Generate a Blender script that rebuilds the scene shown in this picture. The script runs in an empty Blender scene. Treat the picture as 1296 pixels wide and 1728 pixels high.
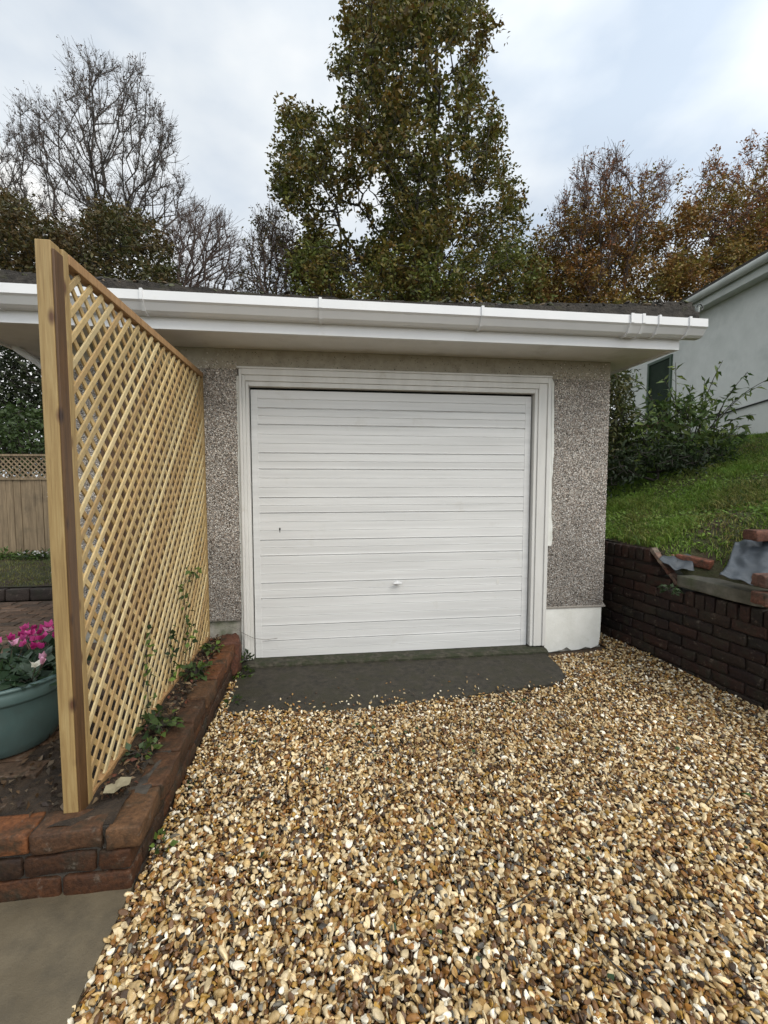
import bpy, math, random
import numpy as np
from mathutils import Vector
rng = np.random.default_rng(7); random.seed(7)
R_ = math.radians
S = bpy.context.scene; C = S.collection

# ---------------------------------------------------------------- camera
EYE = np.array([0.0, 0.0, 1.30]); YAW = R_(7.38); PITCH = math.atan(52/760); FPX = 760.0
cam = bpy.data.objects.new('camera', bpy.data.cameras.new('camera')); C.objects.link(cam)
cam.location = EYE; cam.rotation_euler = (math.pi/2 - PITCH, 0, -YAW)
cam.data.sensor_width = 36; cam.data.lens = FPX/1728*36; cam.data.clip_start = .02; cam.data.clip_end = 1000
S.camera = cam

# ---------------------------------------------------------------- light
SUN_EL, SUN_AZ = 46, 140          # azimuth clockwise from +Y
W = bpy.data.worlds.new("World"); S.world = W; W.use_nodes = True
nt = W.node_tree; nt.nodes.clear()
N = nt.nodes.new; L = nt.links.new
out = N('ShaderNodeOutputWorld'); sky = N('ShaderNodeTexSky'); sky.sky_type = 'NISHITA'; sky.sun_disc = False
sky.sun_elevation = R_(SUN_EL); sky.sun_rotation = R_(SUN_AZ); sky.dust_density = 2.0
bg1 = N('ShaderNodeBackground'); bg1.inputs[1].default_value = .12; L(sky.outputs[0], bg1.inputs[0])
tc = N('ShaderNodeTexCoord'); mp = N('ShaderNodeMapping'); mp.inputs['Scale'].default_value = (1, 1, 1.9)
mp.inputs['Location'].default_value = (.35, .2, .1); L(tc.outputs['Generated'], mp.inputs[0])
n1 = N('ShaderNodeTexNoise'); n1.inputs['Scale'].default_value = 1.7; n1.inputs['Detail'].default_value = 6; n1.inputs['Roughness'].default_value = .48
L(mp.outputs[0], n1.inputs[0])
cr = N('ShaderNodeValToRGB'); e = cr.color_ramp.elements
e[0].position = .38; e[0].color = (.53, .61, .71, 1); e[1].position = .60; e[1].color = (.97, .965, .94, 1)
m_ = e.new(.49); m_.color = (.75, .795, .835, 1)
vd = N('ShaderNodeVectorMath'); vd.operation = 'DOT_PRODUCT'; L(tc.outputs['Generated'], vd.inputs[0]); vd.inputs[1].default_value = (.80, .50, .33)
ma = N('ShaderNodeMapRange'); ma.inputs[1].default_value = .60; ma.inputs[2].default_value = .98; ma.inputs[3].default_value = -.01; ma.inputs[4].default_value = .11; L(vd.outputs['Value'], ma.inputs[0])
ad = N('ShaderNodeMath'); L(n1.outputs[0], ad.inputs[0]); L(ma.outputs[0], ad.inputs[1]); L(ad.outputs[0], cr.inputs[0])
# sky behind the camera brightened around the veiled sun, added as fill light
vn = N('ShaderNodeVectorMath'); vn.operation = 'DOT_PRODUCT'; L(tc.outputs['Generated'], vn.inputs[0])
se, sa = R_(SUN_EL), R_(SUN_AZ)
SUNV = (math.cos(se)*math.sin(sa), math.cos(se)*math.cos(sa), math.sin(se)); vn.inputs[1].default_value = SUNV
mr = N('ShaderNodeMapRange'); mr.inputs[1].default_value = -.1; mr.inputs[2].default_value = 1; mr.inputs[3].default_value = 1.0; mr.inputs[4].default_value = 1.7
mr.interpolation_type = 'SMOOTHSTEP'; L(vn.outputs['Value'], mr.inputs[0])
bg2 = N('ShaderNodeBackground'); L(cr.outputs[0], bg2.inputs[0]); L(mr.outputs[0], bg2.inputs[1])
n2 = N('ShaderNodeTexNoise'); n2.inputs['Scale'].default_value = 2.3; n2.inputs['Detail'].default_value = 4; L(mp.outputs[0], n2.inputs[0])
mr2 = N('ShaderNodeMapRange'); mr2.inputs[1].default_value = .35; mr2.inputs[2].default_value = .62; mr2.inputs[3].default_value = .85; mr2.inputs[4].default_value = .97
L(n2.outputs[0], mr2.inputs[0])
mx = N('ShaderNodeMixShader'); L(mr2.outputs[0], mx.inputs[0]); L(bg1.outputs[0], mx.inputs[1]); L(bg2.outputs[0], mx.inputs[2]); L(mx.outputs[0], out.inputs[0])
sl = bpy.data.lights.new('sun', 'SUN'); sl.energy = 1.6; sl.angle = R_(28); sl.color = (1, .95, .86)
so = bpy.data.objects.new('sun', sl); C.objects.link(so); so.rotation_euler = Vector(SUNV).to_track_quat('Z', 'Y').to_euler(); so.location = (0, -3, 6)
S.view_settings.view_transform = 'Standard'; S.view_settings.look = 'None'; S.view_settings.exposure = 0.22; S.view_settings.gamma = 1
S.cycles.max_bounces = 6; S.cycles.diffuse_bounces = 3; S.cycles.transparent_max_bounces = 4

# ---------------------------------------------------------------- helpers
def at(px, py, d):
    """world point for a spot of the photograph at horizontal forward distance d"""
    px = np.asarray(px, float); py = np.asarray(py, float); d = np.asarray(d, float)
    lat = (px - 648)/FPX; up = -(py - 864)/FPX
    f = math.cos(PITCH) + up*math.sin(PITCH); v = -math.sin(PITCH) + up*math.cos(PITCH)
    t = d/f
    X = lat*t*math.cos(YAW) + d*math.sin(YAW); Yv = -lat*t*math.sin(YAW) + d*math.cos(YAW)
    return np.stack([X, Yv, 1.30 + v*t], -1)

def mesh(name, v, f, mats, parent=None, mi=None, col=None, smooth=False, label=None, cat=None, group=None, kind=None):
    """v Nx3 world coordinates, f list of faces or an MxK array -> one linked mesh object"""
    v = np.asarray(v, float)
    if parent is not None:
        p = parent
        off = np.zeros(3)
        while p is not None: off += np.array(p.location); p = p.parent
        v = v - off
    me = bpy.data.meshes.new(name)
    if isinstance(f, np.ndarray):
        k = f.shape[1]; me.vertices.add(len(v)); me.vertices.foreach_set('co', v.astype(np.float32).ravel())
        me.loops.add(f.size); me.loops.foreach_set('vertex_index', f.astype(np.int32).ravel())
        me.polygons.add(len(f)); me.polygons.foreach_set('loop_start', (np.arange(len(f))*k).astype(np.int32))
        me.polygons.foreach_set('loop_total', np.full(len(f), k, np.int32)); me.update(calc_edges=True); me.validate()
    else:
        me.from_pydata(v.tolist(), [], [list(map(int, q)) for q in f]); me.update()
    for m in (mats if isinstance(mats, (list, tuple)) else [mats]): me.materials.append(m)
    if mi is not None: me.polygons.foreach_set('material_index', np.asarray(mi, np.int32))
    if smooth: me.polygons.foreach_set('use_smooth', np.ones(len(me.polygons), bool))
    if col is not None:
        a = me.color_attributes.new('Col', 'FLOAT_COLOR', 'POINT'); c4 = np.ones((len(v), 4), np.float32); c4[:, :3] = col
        a.data.foreach_set('color', c4.ravel())
    o = bpy.data.objects.new(name, me); C.objects.link(o)
    if parent is not None: o.parent = parent
    tag(o, label, cat, group, kind); return o
def tag(o, label=None, cat=None, group=None, kind=None):
    for k, x in (('label', label), ('category', cat), ('group', group), ('kind', kind)):
        if x: o[k] = x
    return o
def thing(name, label, cat, loc, group=None):
    o = bpy.data.objects.new(name, None); C.objects.link(o); o.location = loc; o.empty_display_size = .1
    return tag(o, label, cat, group)

class MB:                                   # collects geometry for ONE mesh
    def __init__(s): s.v = []; s.f = []; s.m = []; s.c = []; s.n = 0
    def add(s, v, f, m=0, c=(1, 1, 1)):
        v = np.asarray(v, float); s.v.append(v); s.f += [[i + s.n for i in q] for q in f]; s.m += [m]*len(f)
        s.c.append(np.broadcast_to(np.asarray(c, float), (len(v), 3))); s.n += len(v)
    def box(s, a, b, m=0, c=(1, 1, 1)):
        (x0, y0, z0), (x1, y1, z1) = a, b
        v = [(x0,y0,z0),(x1,y0,z0),(x1,y1,z0),(x0,y1,z0),(x0,y0,z1),(x1,y0,z1),(x1,y1,z1),(x0,y1,z1)]
        s.add(v, [(0,3,2,1),(4,5,6,7),(0,1,5,4),(1,2,6,5),(2,3,7,6),(3,0,4,7)], m, c)
    def obox(s, ctr, ax, hs, m=0, c=(1, 1, 1)):     # oriented box
        ctr = np.array(ctr, float); ax = np.array(ax, float)
        q = np.array([(-1,-1,-1),(1,-1,-1),(1,1,-1),(-1,1,-1),(-1,-1,1),(1,-1,1),(1,1,1),(-1,1,1)])*np.array(hs)
        s.add(ctr + q@ax, [(0,3,2,1),(4,5,6,7),(0,1,5,4),(1,2,6,5),(2,3,7,6),(3,0,4,7)], m, c)
    def extrude(s, prof, a, b, axis=0, m=0, cap=True, c=(1, 1, 1)):   # closed profile in the two other axes
        n = len(prof); o2 = [i for i in range(3) if i != axis]
        v = np.zeros((2*n, 3))
        for k, t in ((0, a), (1, b)):
            v[k*n:(k+1)*n, axis] = t; v[k*n:(k+1)*n, o2[0]] = [p[0] for p in prof]; v[k*n:(k+1)*n, o2[1]] = [p[1] for p in prof]
        f = [(i, (i+1) % n, n+(i+1) % n, n+i) for i in range(n)]
        if cap: f += [tuple(range(n))[::-1], tuple(range(n, 2*n))]
        s.add(v, f, m, c)
    def tube(s, pts, r, k=6, m=0, c=(1, 1, 1)):
        pts = np.array(pts, float); n = len(pts); r = np.broadcast_to(r, (n,)); T = np.gradient(pts, axis=0)
        T /= np.linalg.norm(T, axis=1)[:, None] + 1e-9; vv = []
        for i in range(n):
            u = np.cross(T[i], (0, 0, 1) if abs(T[i][2]) < .9 else (1, 0, 0)); u /= np.linalg.norm(u); w = np.cross(T[i], u)
            for j in range(k):
                a = 2*math.pi*j/k; vv.append(pts[i] + r[i]*(math.cos(a)*u + math.sin(a)*w))
        f = [(i*k+j, i*k+(j+1) % k, (i+1)*k+(j+1) % k, (i+1)*k+j) for i in range(n-1) for j in range(k)]
        f += [tuple(range(k))[::-1], tuple(range((n-1)*k, n*k))]
        s.add(vv, f, m, c)
    def build(s, name, mats, parent=None, bevel=0, col=False, smooth=False, **kw):
        o = mesh(name, np.concatenate(s.v), s.f, mats, parent, mi=s.m, col=np.concatenate(s.c) if col else None, smooth=smooth, **kw)
        if bevel:
            b = o.modifiers.new('bevel', 'BEVEL'); b.width = bevel; b.segments = 2; b.limit_method = 'ANGLE'
        return o

def vnoise(p, s, seed=0):                    # cheap smooth noise, about -1..1
    p = np.asarray(p)*s; r = np.random.default_rng(seed); o = 0
    for k in range(5):
        w = r.normal(size=3)*(1 + .5*k); o = o + np.sin(p@w + r.uniform(0, 6.28) + 1.3*np.sin(p@r.normal(size=3)))/(1 + .4*k)
    return o/2.4

# ---- materials
def newmat(name):
    m = bpy.data.materials.new(name); m.use_nodes = True; t = m.node_tree
    return m, t, t.nodes['Principled BSDF']
def ramp(t, fac, cols):
    r = t.nodes.new('ShaderNodeValToRGB'); el = r.color_ramp.elements
    el[0].position, el[0].color = cols[0][0], (*cols[0][1], 1); el[1].position, el[1].color = cols[-1][0], (*cols[-1][1], 1)
    for p, c in cols[1:-1]: q = el.new(p); q.color = (*c, 1)
    t.links.new(fac, r.inputs[0]); return r.outputs[0]
def noise(t, scale, detail=4, rough=.55, stretch=(1, 1, 1), dist=0):
    c = t.nodes.new('ShaderNodeTexCoord'); mp = t.nodes.new('ShaderNodeMapping'); mp.inputs['Scale'].default_value = stretch
    n = t.nodes.new('ShaderNodeTexNoise'); n.inputs['Scale'].default_value = scale; n.inputs['Detail'].default_value = detail
    n.inputs['Roughness'].default_value = rough; n.inputs['Distortion'].default_value = dist
    t.links.new(c.outputs['Object'], mp.inputs[0]); t.links.new(mp.outputs[0], n.inputs[0]); return n.outputs[0]
def mixc(t, a, b, fac, mode='MIX'):
    m = t.nodes.new('ShaderNodeMix'); m.data_type = 'RGBA'; m.blend_type = mode
    for i, x in ((0, fac), (6, a), (7, b)):
        if isinstance(x, (int, float)): m.inputs[i].default_value = x
        elif isinstance(x, tuple): m.inputs[i].default_value = (*x, 1)
        else: t.links.new(x, m.inputs[i])
    return m.outputs[2]
def bump(t, b, h, strength, dist=.01):
    n = t.nodes.new('ShaderNodeBump'); n.inputs['Strength'].default_value = strength; n.inputs['Distance'].default_value = dist
    t.links.new(h, n.inputs['Height']); t.links.new(n.outputs[0], b.inputs['Normal'])
def pm(name, cols, scale, rough=.6, bs=None, bst=.3, bd=.004, stretch=(1, 1, 1), detail=5, dirt=None, spec=.5, vcol=False):
    """procedural material: ramp over noise, optional second noise 'dirt'=(colour, scale, lo, hi), bump"""
    m, t, b = newmat(name); c = ramp(t, noise(t, scale, detail, .6, stretch), cols)
    if vcol:
        a = t.nodes.new('ShaderNodeVertexColor'); a.layer_name = 'Col'; c = mixc(t, c, a.outputs[0], 1.0, 'MULTIPLY')
    if dirt:
        dc, ds, lo, hi = dirt; f = ramp(t, noise(t, ds, 6, .65), [(lo, (0, 0, 0)), (hi, (1, 1, 1))]); c = mixc(t, c, dc, f)
    t.links.new(c, b.inputs['Base Color']); b.inputs['Roughness'].default_value = rough; b.inputs['Specular IOR Level'].default_value = spec
    if bs: bump(t, b, noise(t, bs, 5, .6, stretch), bst, bd)
    return m
def vmat(name, rough=.5, spec=.5, bs=None, bst=.3, bd=.003, var=.25, trans=0, dirt=False):
    """colour from the per-element colour attribute, mottled by noise"""
    m, t, b = newmat(name); a = t.nodes.new('ShaderNodeVertexColor'); a.layer_name = 'Col'
    f = ramp(t, noise(t, 70, 5), [(.3, (1-var,)*3), (.7, (1+var,)*3)])
    c = mixc(t, a.outputs[0], f, 1.0, 'MULTIPLY')
    if dirt:
        c = mixc(t, c, (.022, .020, .012), ramp(t, noise(t, 9, 7, .7), [(.50, (0, 0, 0)), (.66, (.85,)*3)]))
        c = mixc(t, c, (.17, .14, .11), ramp(t, noise(t, 23, 6, .75), [(.58, (0, 0, 0)), (.70, (.6,)*3)]))
    t.links.new(c, b.inputs['Base Color'])
    b.inputs['Roughness'].default_value = rough; b.inputs['Specular IOR Level'].default_value = spec
    if bs: bump(t, b, noise(t, bs, 4), bst, bd)
    if trans:
        tr = t.nodes.new('ShaderNodeBsdfTranslucent'); mxs = t.nodes.new('ShaderNodeMixShader'); mxs.inputs[0].default_value = trans
        t.links.new(c, tr.inputs[0]); t.links.new(b.outputs[0], mxs.inputs[1]); t.links.new(tr.outputs[0], mxs.inputs[2])
        t.links.new(mxs.outputs[0], t.nodes['Material Output'].inputs[0])
    return m

M = {}
M['door'] = pm('white_door_paint', [(.3, (.58, .58, .57)), (.7, (.72, .72, .71))], 14, .42, 60, .6, .002, (.06, 1, 1.6), dirt=((.52, .50, .45), 5, .62, .9))
M['frame'] = pm('white_frame_paint', [(.3, (.58, .57, .54)), (.7, (.70, .69, .66))], 8, .45, 40, .25, .002, (1, 1, .2), dirt=((.42, .38, .30), 9, .62, .95))
M['upvc'] = pm('white_plastic', [(.3, (.68, .685, .69)), (.7, (.75, .75, .75))], 3, .28, dirt=((.55, .54, .48), 6, .62, .95))
M['soffit'] = pm('soffit_board', [(.3, (.64, .625, .59)), (.7, (.73, .715, .68))], 5, .5, dirt=((.40, .37, .31), 4, .55, .9))
M['render'] = pm('pitted_render', [(.25, (.30, .27, .21)), (.75, (.44, .40, .32))], 16, .9, 120, .5, .004, dirt=((.17, .15, .11), 7, .55, .85))
M['stonebed'] = pm('pebbledash_bed', [(.3, (.20, .18, .155)), (.7, (.31, .285, .25))], 120, .9, 260, .6, .004)
M['stone'] = vmat('pebbledash_stones', .6, .4, var=.2)
M['whitewash'] = pm('whitewashed_plinth', [(.3, (.66, .66, .61)), (.7, (.78, .78, .74))], 9, .8, 70, .35, .004, dirt=((.42, .44, .33), 6, .60, .85))
M['oldconcrete'] = pm('old_concrete', [(.3, (.20, .19, .16)), (.7, (.42, .40, .35))], 11, .9, 80, .5, .006, dirt=((.10, .12, .06), 6, .5, .75))
M['slab'] = pm('dark_wet_slab', [(.32, (.014, .012, .008)), (.66, (.050, .043, .030))], 26, .75, 110, .9, .008, detail=10, dirt=((.030, .027, .014), 8, .47, .62))
M['moss_sill'] = pm('mossy_concrete', [(.35, (.018, .017, .010)), (.68, (.085, .076, .055))], 26, .9, 90, .8, .008, detail=9, dirt=((.025, .030, .012), 11, .42, .58))
M['paving'] = pm('concrete_path', [(.25, (.080, .062, .036)), (.75, (.135, .108, .068))], 7, .7, 150, .5, .003, detail=12, dirt=((.065, .053, .034), 9, .44, .72))
M['patio'] = pm('brick_paving', [(.3, (.07, .04, .022)), (.7, (.14, .09, .052))], 7, .6, 40, .4, .004, dirt=((.05, .035, .025), 5, .45, .7))
M['soil'] = pm('dark_soil', [(.3, (.014, .009, .005)), (.7, (.05, .032, .018))], 25, .95, 60, .9, .02)
M['gravelbed'] = pm('gravel_bed', [(.3, (.022, .014, .008)), (.7, (.10, .062, .034))], 60, .9, 80, .8, .02)
M['earth'] = pm('rough_ground', [(.3, (.03, .035, .015)), (.7, (.07, .08, .03))], 2, .95, 20, .5, .02)
M['grassbed'] = pm('grass_soil', [(.3, (.030, .030, .012)), (.7, (.06, .065, .022))], 9, .95, 60, .8, .02, dirt=((.045, .028, .016), 4, .45, .6))
M['pebble'] = vmat('gravel_stones', .38, .45, var=.30)
M['brick'] = vmat('weathered_brick', .72, .35, 70, .7, .006, .4, dirt=True)
M['mortar'] = pm('dirty_mortar', [(.3, (.022, .018, .014)), (.7, (.07, .06, .048))], 18, .95, 90, .7, .006)
M['leaf'] = vmat('leaves', .55, .35, var=.15, trans=.25)
M['bark'] = pm('dark_bark', [(.3, (.022, .018, .014)), (.7, (.055, .047, .038))], 8, .9)
M['midbark'] = pm('grey_brown_bark', [(.3, (.035, .029, .024)), (.7, (.075, .064, .054))], 8, .9)
M['paletwig'] = pm('grey_twigs', [(.3, (.06, .042, .034)), (.7, (.12, .085, .07))], 8, .9)
M['tile'] = pm('mossy_roof_tiles', [(.3, (.020, .018, .016)), (.7, (.065, .055, .045))], 12, .9, 40, .9, .02, dirt=((.06, .062, .025), 5, .55, .75))
M['coping'] = pm('mossy_coping', [(.3, (.075, .072, .055)), (.7, (.16, .15, .12))], 14, .9, 60, .6, .006, dirt=((.05, .06, .025), 6, .5, .75))
M['tarp'] = pm('grey_damp_course_sheet', [(.3, (.035, .043, .052)), (.7, (.075, .088, .102))], 4, .42, 20, .4, .01)
M['pot'] = pm('green_plastic_pot', [(.3, (.045, .085, .082)), (.7, (.085, .135, .128))], 5, .45, 30, .2, .003, (1, 1, .3), dirt=((.06, .08, .07), 5, .5, .85))
M['housewall'] = pm('pale_grey_render', [(.3, (.56, .575, .54)), (.7, (.66, .67, .635))], 3, .9, 40, .4, .006, dirt=((.42, .45, .42), 1.6, .5, .85))
M['greytrim'] = pm('grey_white_trim', [(.3, (.46, .48, .45)), (.7, (.58, .60, .56))], 3, .5)
M['fascia_n'] = M['greytrim']
M['oldtrim'] = pm('weathered_white_trim', [(.3, (.32, .32, .28)), (.7, (.50, .50, .46))], 8, .6)
M['glass'] = pm('dark_window_glass', [(.3, (.008, .016, .009)), (.7, (.02, .035, .02))], 3, .6, spec=.1)
M['redsill'] = pm('red_brown_sill', [(.3, (.10, .03, .02)), (.7, (.16, .05, .035))], 12, .6)
M['black'] = pm('black_metal', [(.3, (.008, .008, .008)), (.7, (.02, .02, .02))], 30, .4)
M['wire'] = pm('grey_wire', [(.3, (.10, .09, .08)), (.7, (.2, .18, .16))], 30, .5)
M['fencewood'] = pm('weathered_fence_boards', [(.25, (.14, .10, .06)), (.75, (.33, .245, .15))], 6, .85, 30, .4, .004, (6, 6, .5), dirt=((.09, .07, .045), 3, .5, .8))

def wood(name, cols, knots, rough=.6):
    m, t, b = newmat(name)
    c = ramp(t, noise(t, 9, 6, .6, (7, 7, .5), .6), cols)
    fine = ramp(t, noise(t, 60, 3, .6, (5, 5, .12)), [(.3, (.82, .80, .76)), (.7, (1.08, 1.08, 1.08))])
    c = mixc(t, c, fine, 1.0, 'MULTIPLY')
    tcn = t.nodes.new('ShaderNodeTexCoord'); mp = t.nodes.new('ShaderNodeMapping'); mp.inputs['Scale'].default_value = (13, 13, 6)
    v = t.nodes.new('ShaderNodeTexVoronoi'); v.inputs['Scale'].default_value = 1.0
    t.links.new(tcn.outputs['Object'], mp.inputs[0]); t.links.new(mp.outputs[0], v.inputs[0])
    k = ramp(t, v.outputs['Distance'], [(.07, (1, 1, 1)), (.20, (0, 0, 0))])
    c = mixc(t, c, knots, k); t.links.new(c, b.inputs['Base Color']); b.inputs['Roughness'].default_value = rough
    bump(t, b, noise(t, 60, 3, .6, (5, 5, .12)), .25, .002)
    return m
M['post'] = wood('new_treated_pine', [(.25, (.22, .135, .050)), (.5, (.33, .225, .092)), (.75, (.40, .295, .135))], (.10, .045, .02))
M['batten'] = wood('dark_brown_timber', [(.25, (.060, .029, .011)), (.75, (.135, .070, .026))], (.03, .014, .008), .5)  # dark brown timber for the post's side strip and the side door
M['rail'] = wood('panel_frame_timber', [(.25, (.24, .125, .05)), (.75, (.45, .28, .13))], (.10, .05, .02))
M['slat'] = vmat('pine_lattice_slats', .6, .4, 50, .2, .002, .14)

# ---------------------------------------------------------------- templates
def ico(sub):
    t = (1 + 5**.5)/2
    v = [(-1,t,0),(1,t,0),(-1,-t,0),(1,-t,0),(0,-1,t),(0,1,t),(0,-1,-t),(0,1,-t),(t,0,-1),(t,0,1),(-t,0,-1),(-t,0,1)]
    f = [(0,11,5),(0,5,1),(0,1,7),(0,7,10),(0,10,11),(1,5,9),(5,11,4),(11,10,2),(10,7,6),(7,1,8),(3,9,4),(3,4,2),(3,2,6),(3,6,8),(3,8,9),(4,9,5),(2,4,11),(6,2,10),(8,6,7),(9,8,1)]
    v = [np.array(q)/np.linalg.norm(q) for q in v]
    for _ in range(sub):
        c = {}; g = []
        def mid(a, b):
            k = (min(a, b), max(a, b))
            if k not in c: q = v[a] + v[b]; v.append(q/np.linalg.norm(q)); c[k] = len(v) - 1
            return c[k]
        for a, b, d in f:
            x, y, z = mid(a, b), mid(b, d), mid(d, a); g += [(a, x, z), (b, y, x), (d, z, y), (x, y, z)]
        f = g
    return np.array(v), np.array(f)
def rotmats(n, tilt):
    a = rng.uniform(0, 2*np.pi, n); b = rng.normal(0, tilt, n); c = rng.normal(0, tilt, n)
    ca, sa, cb, sb, cc, sc = np.cos(a), np.sin(a), np.cos(b), np.sin(b), np.cos(c), np.sin(c); z = np.zeros(n); o = np.ones(n)
    Rz = np.array([[ca, -sa, z], [sa, ca, z], [z, z, o]]).transpose(2, 0, 1)
    Rx = np.array([[o, z, z], [z, cb, -sb], [z, sb, cb]]).transpose(2, 0, 1)
    Ry = np.array([[cc, z, sc], [z, o, z], [-sc, z, cc]]).transpose(2, 0, 1)
    return Rx@Ry@Rz
def scatter(tv, tf, pos, scl, Rm, lump=0):
    """copies of a template joined into arrays: lumpy pebbles"""
    n = len(pos); v = tv[None]*np.ones((n, 1, 1))
    if lump:
        for k in range(3):       # planar dents make flint-like stones
            d = rng.normal(size=(n, 3)); d /= np.linalg.norm(d, axis=1)[:, None]; h = rng.uniform(.25, .85, (n, 1))
            q = np.einsum('nvk,nk->nv', v, d); ex = np.maximum(q - h, 0)*lump; v = v - ex[..., None]*d[:, None]
    v = v*scl[:, None, :]; v = np.einsum('nij,nvj->nvi', Rm, v) + pos[:, None]
    f = tf[None] + (np.arange(n)*len(tv))[:, None, None]
    return v.reshape(-1, 3), f.reshape(-1, tf.shape[1])

_g = 5
def _rb():
    V = {}; F = []; vl = []
    def vid(p):
        k = tuple(np.round(p, 4))
        if k not in V: V[k] = len(vl); vl.append(p)
        return V[k]
    L_ = np.array([-1, -.86, -.3, .3, .86, 1])
    for ax in range(3):
        for sg in (-1, 1):
            for i in range(5):
                for j in range(5):
                    q = []
                    for (a, b) in ((i, j), (i+1, j), (i+1, j+1), (i, j+1)):
                        p = np.zeros(3); p[ax] = sg; p[(ax+1) % 3] = L_[a]; p[(ax+2) % 3] = L_[b]; q.append(vid(p))
                    F.append(q if sg > 0 else q[::-1])
    return np.array(vl), F
RBV, RBF = _rb()
BR = [(.110, .040, .013), (.085, .034, .013), (.125, .046, .016), (.060, .028, .013), (.080, .040, .018)]
def brick(mb, ctr, dims, rot=0, m=0, cols=BR, rough=.004, tilt=(0, 0), r=.010, shade=1):
    h = np.array(dims)/2; p = RBV*h; inner = np.clip(p, -(h-r), h-r); d = p - inner; ln = np.linalg.norm(d, axis=1)[:, None]
    p = inner + np.where(ln > 1e-6, d/np.maximum(ln, 1e-6)*np.minimum(ln, r), 0)
    w = p + np.array(ctr); p = p + rough*np.stack([vnoise(w, 45, 1), vnoise(w, 45, 2), vnoise(w, 45, 3)], -1) + rough*.6*np.stack([vnoise(w, 140, 4)]*3, -1)*np.sign(p)
    a, b = tilt; ca, sa = math.cos(rot), math.sin(rot)
    Rz = np.array([[ca, -sa, 0], [sa, ca, 0], [0, 0, 1]]); Rx = np.array([[1, 0, 0], [0, math.cos(a), -math.sin(a)], [0, math.sin(a), math.cos(a)]])
    Ry = np.array([[math.cos(b), 0, math.sin(b)], [0, 1, 0], [-math.sin(b), 0, math.cos(b)]])
    p = p@(Rz@Ry@Rx).T + np.array(ctr)
    c = np.array(random.choice(cols))*random.uniform(.75, 1.25)*shade
    mott = 1 + .35*vnoise(w, 30, 6)[:, None]
    mb.add(p, RBF, m, np.clip(c*mott, .005, .9))

# ---------------------------------------------------------------- setting: ground, paths, slab
def grid(x0, x1, y0, y1, nx, ny, zf):
    X, Yg = np.meshgrid(np.linspace(x0, x1, nx), np.linspace(y0, y1, ny)); Z = zf(X, Yg)
    v = np.stack([X, Yg, Z], -1).reshape(-1, 3); i = np.arange(nx*ny).reshape(ny, nx)
    return v, np.stack([i[:-1, :-1], i[:-1, 1:], i[1:, 1:], i[1:, :-1]], -1).reshape(-1, 4)
v, f = grid(-150, 150, -60, 240, 2, 2, lambda x, y: 0*x - .16)
mesh('ground', v, f, M['earth'], kind='structure')

def gz(x, y):      # gravel surface height
    x = np.asarray(x, float); y = np.asarray(y, float)
    z = -.045 + .010*np.sin(2.1*x + .7*y) + .008*np.sin(3.3*y - 1.2*x)
    z = z + .03*np.clip((x - 1.9)/.6, 0, 1)*np.clip((y-2)/1.2, 0, 1) + .016*np.clip((-.5 - x)/.12, 0, 1)
    return z
v, f = grid(-.72, 3.2, -3, 4.6, 60, 90, lambda x, y: gz(x, y) - .016)
mesh('gravel_bed', v, f, M['gravelbed'], kind='structure')

# concrete apron in front of the door, with an irregular front edge
fr = [(-.60, 2.60), (-.35, 2.60), (-.1, 2.55), (.1, 2.53), (.35, 2.56), (.7, 2.62), (1.0, 2.66), (1.3, 2.70), (1.52, 2.73), (1.62, 2.82), (1.66, 3.0), (1.665, 3.2)]
ap = MB(); nseg = len(fr)
top = [(x, y + random.uniform(-.008, .008), -.028 - .010*(3.2 - y)) for x, y in fr]; bk = [(x, 3.2, -.022) for x, y in fr]
vv = top + bk + [(x, y, -.14) for x, y, z in top]
ff = [(i, i+1, nseg+i+1, nseg+i) for i in range(nseg-1)] + [(i, 2*nseg+i, 2*nseg+i+1, i+1) for i in range(nseg-1)]
ap.add(vv, ff); ap.build('door_apron', M['slab'], kind='structure')

# concrete path at bottom left
pa = MB(); pa.add([(-.642, -2, -.03), (-.642, 1.50, -.03), (-2.6, 1.50, -.03), (-2.6, -2, -.03), (-.642, -2, -.14), (-.642, 1.50, -.14), (-2.6, -2, -.14)], [(0, 1, 2, 3), (0, 4, 5, 1), (0, 3, 6, 4)])
pa.build('path', M['paving'], kind='structure')

# raised patio of brick pavers on the left
pb = MB()
pb.box((-6.5, 1.55, -.15), (-.93, 4.55, .175), 0)
pv = []
for iy in range(28):
    for ix in range(24):
        y = 1.62 + iy*.108; x = -1.20 - ix*.215 - (.107 if iy % 2 else 0)
        if y > 4.44: continue
        if x > -1.95 and y > 3.15: continue
        brick(pb, (x, y, .168), (.205, .099, .05), 0, 1, [(.10, .058, .034), (.08, .05, .032), (.13, .08, .052)], .0015, r=.004)
pb.build('patio', [M['patio'], M['brick']], kind='structure', col=True)
# soil bed between the patio and the low wall
v, f = grid(-1.22, -.70, 1.50, 3.27, 26, 80, lambda x, y: .185 + .012*vnoise(np.stack([x, y, 0*x], -1), 14, 3))
mesh('soil_bed', v, f, M['soil'], kind='structure', smooth=True)

# raised lawn at the back left
def lawn_z(x, y): return .30 + 0*x
v, f = grid(-9, -2.0, 4.62, 12, 20, 20, lawn_z); mesh('lawn', v, f, M['grassbed'], kind='structure')

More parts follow.
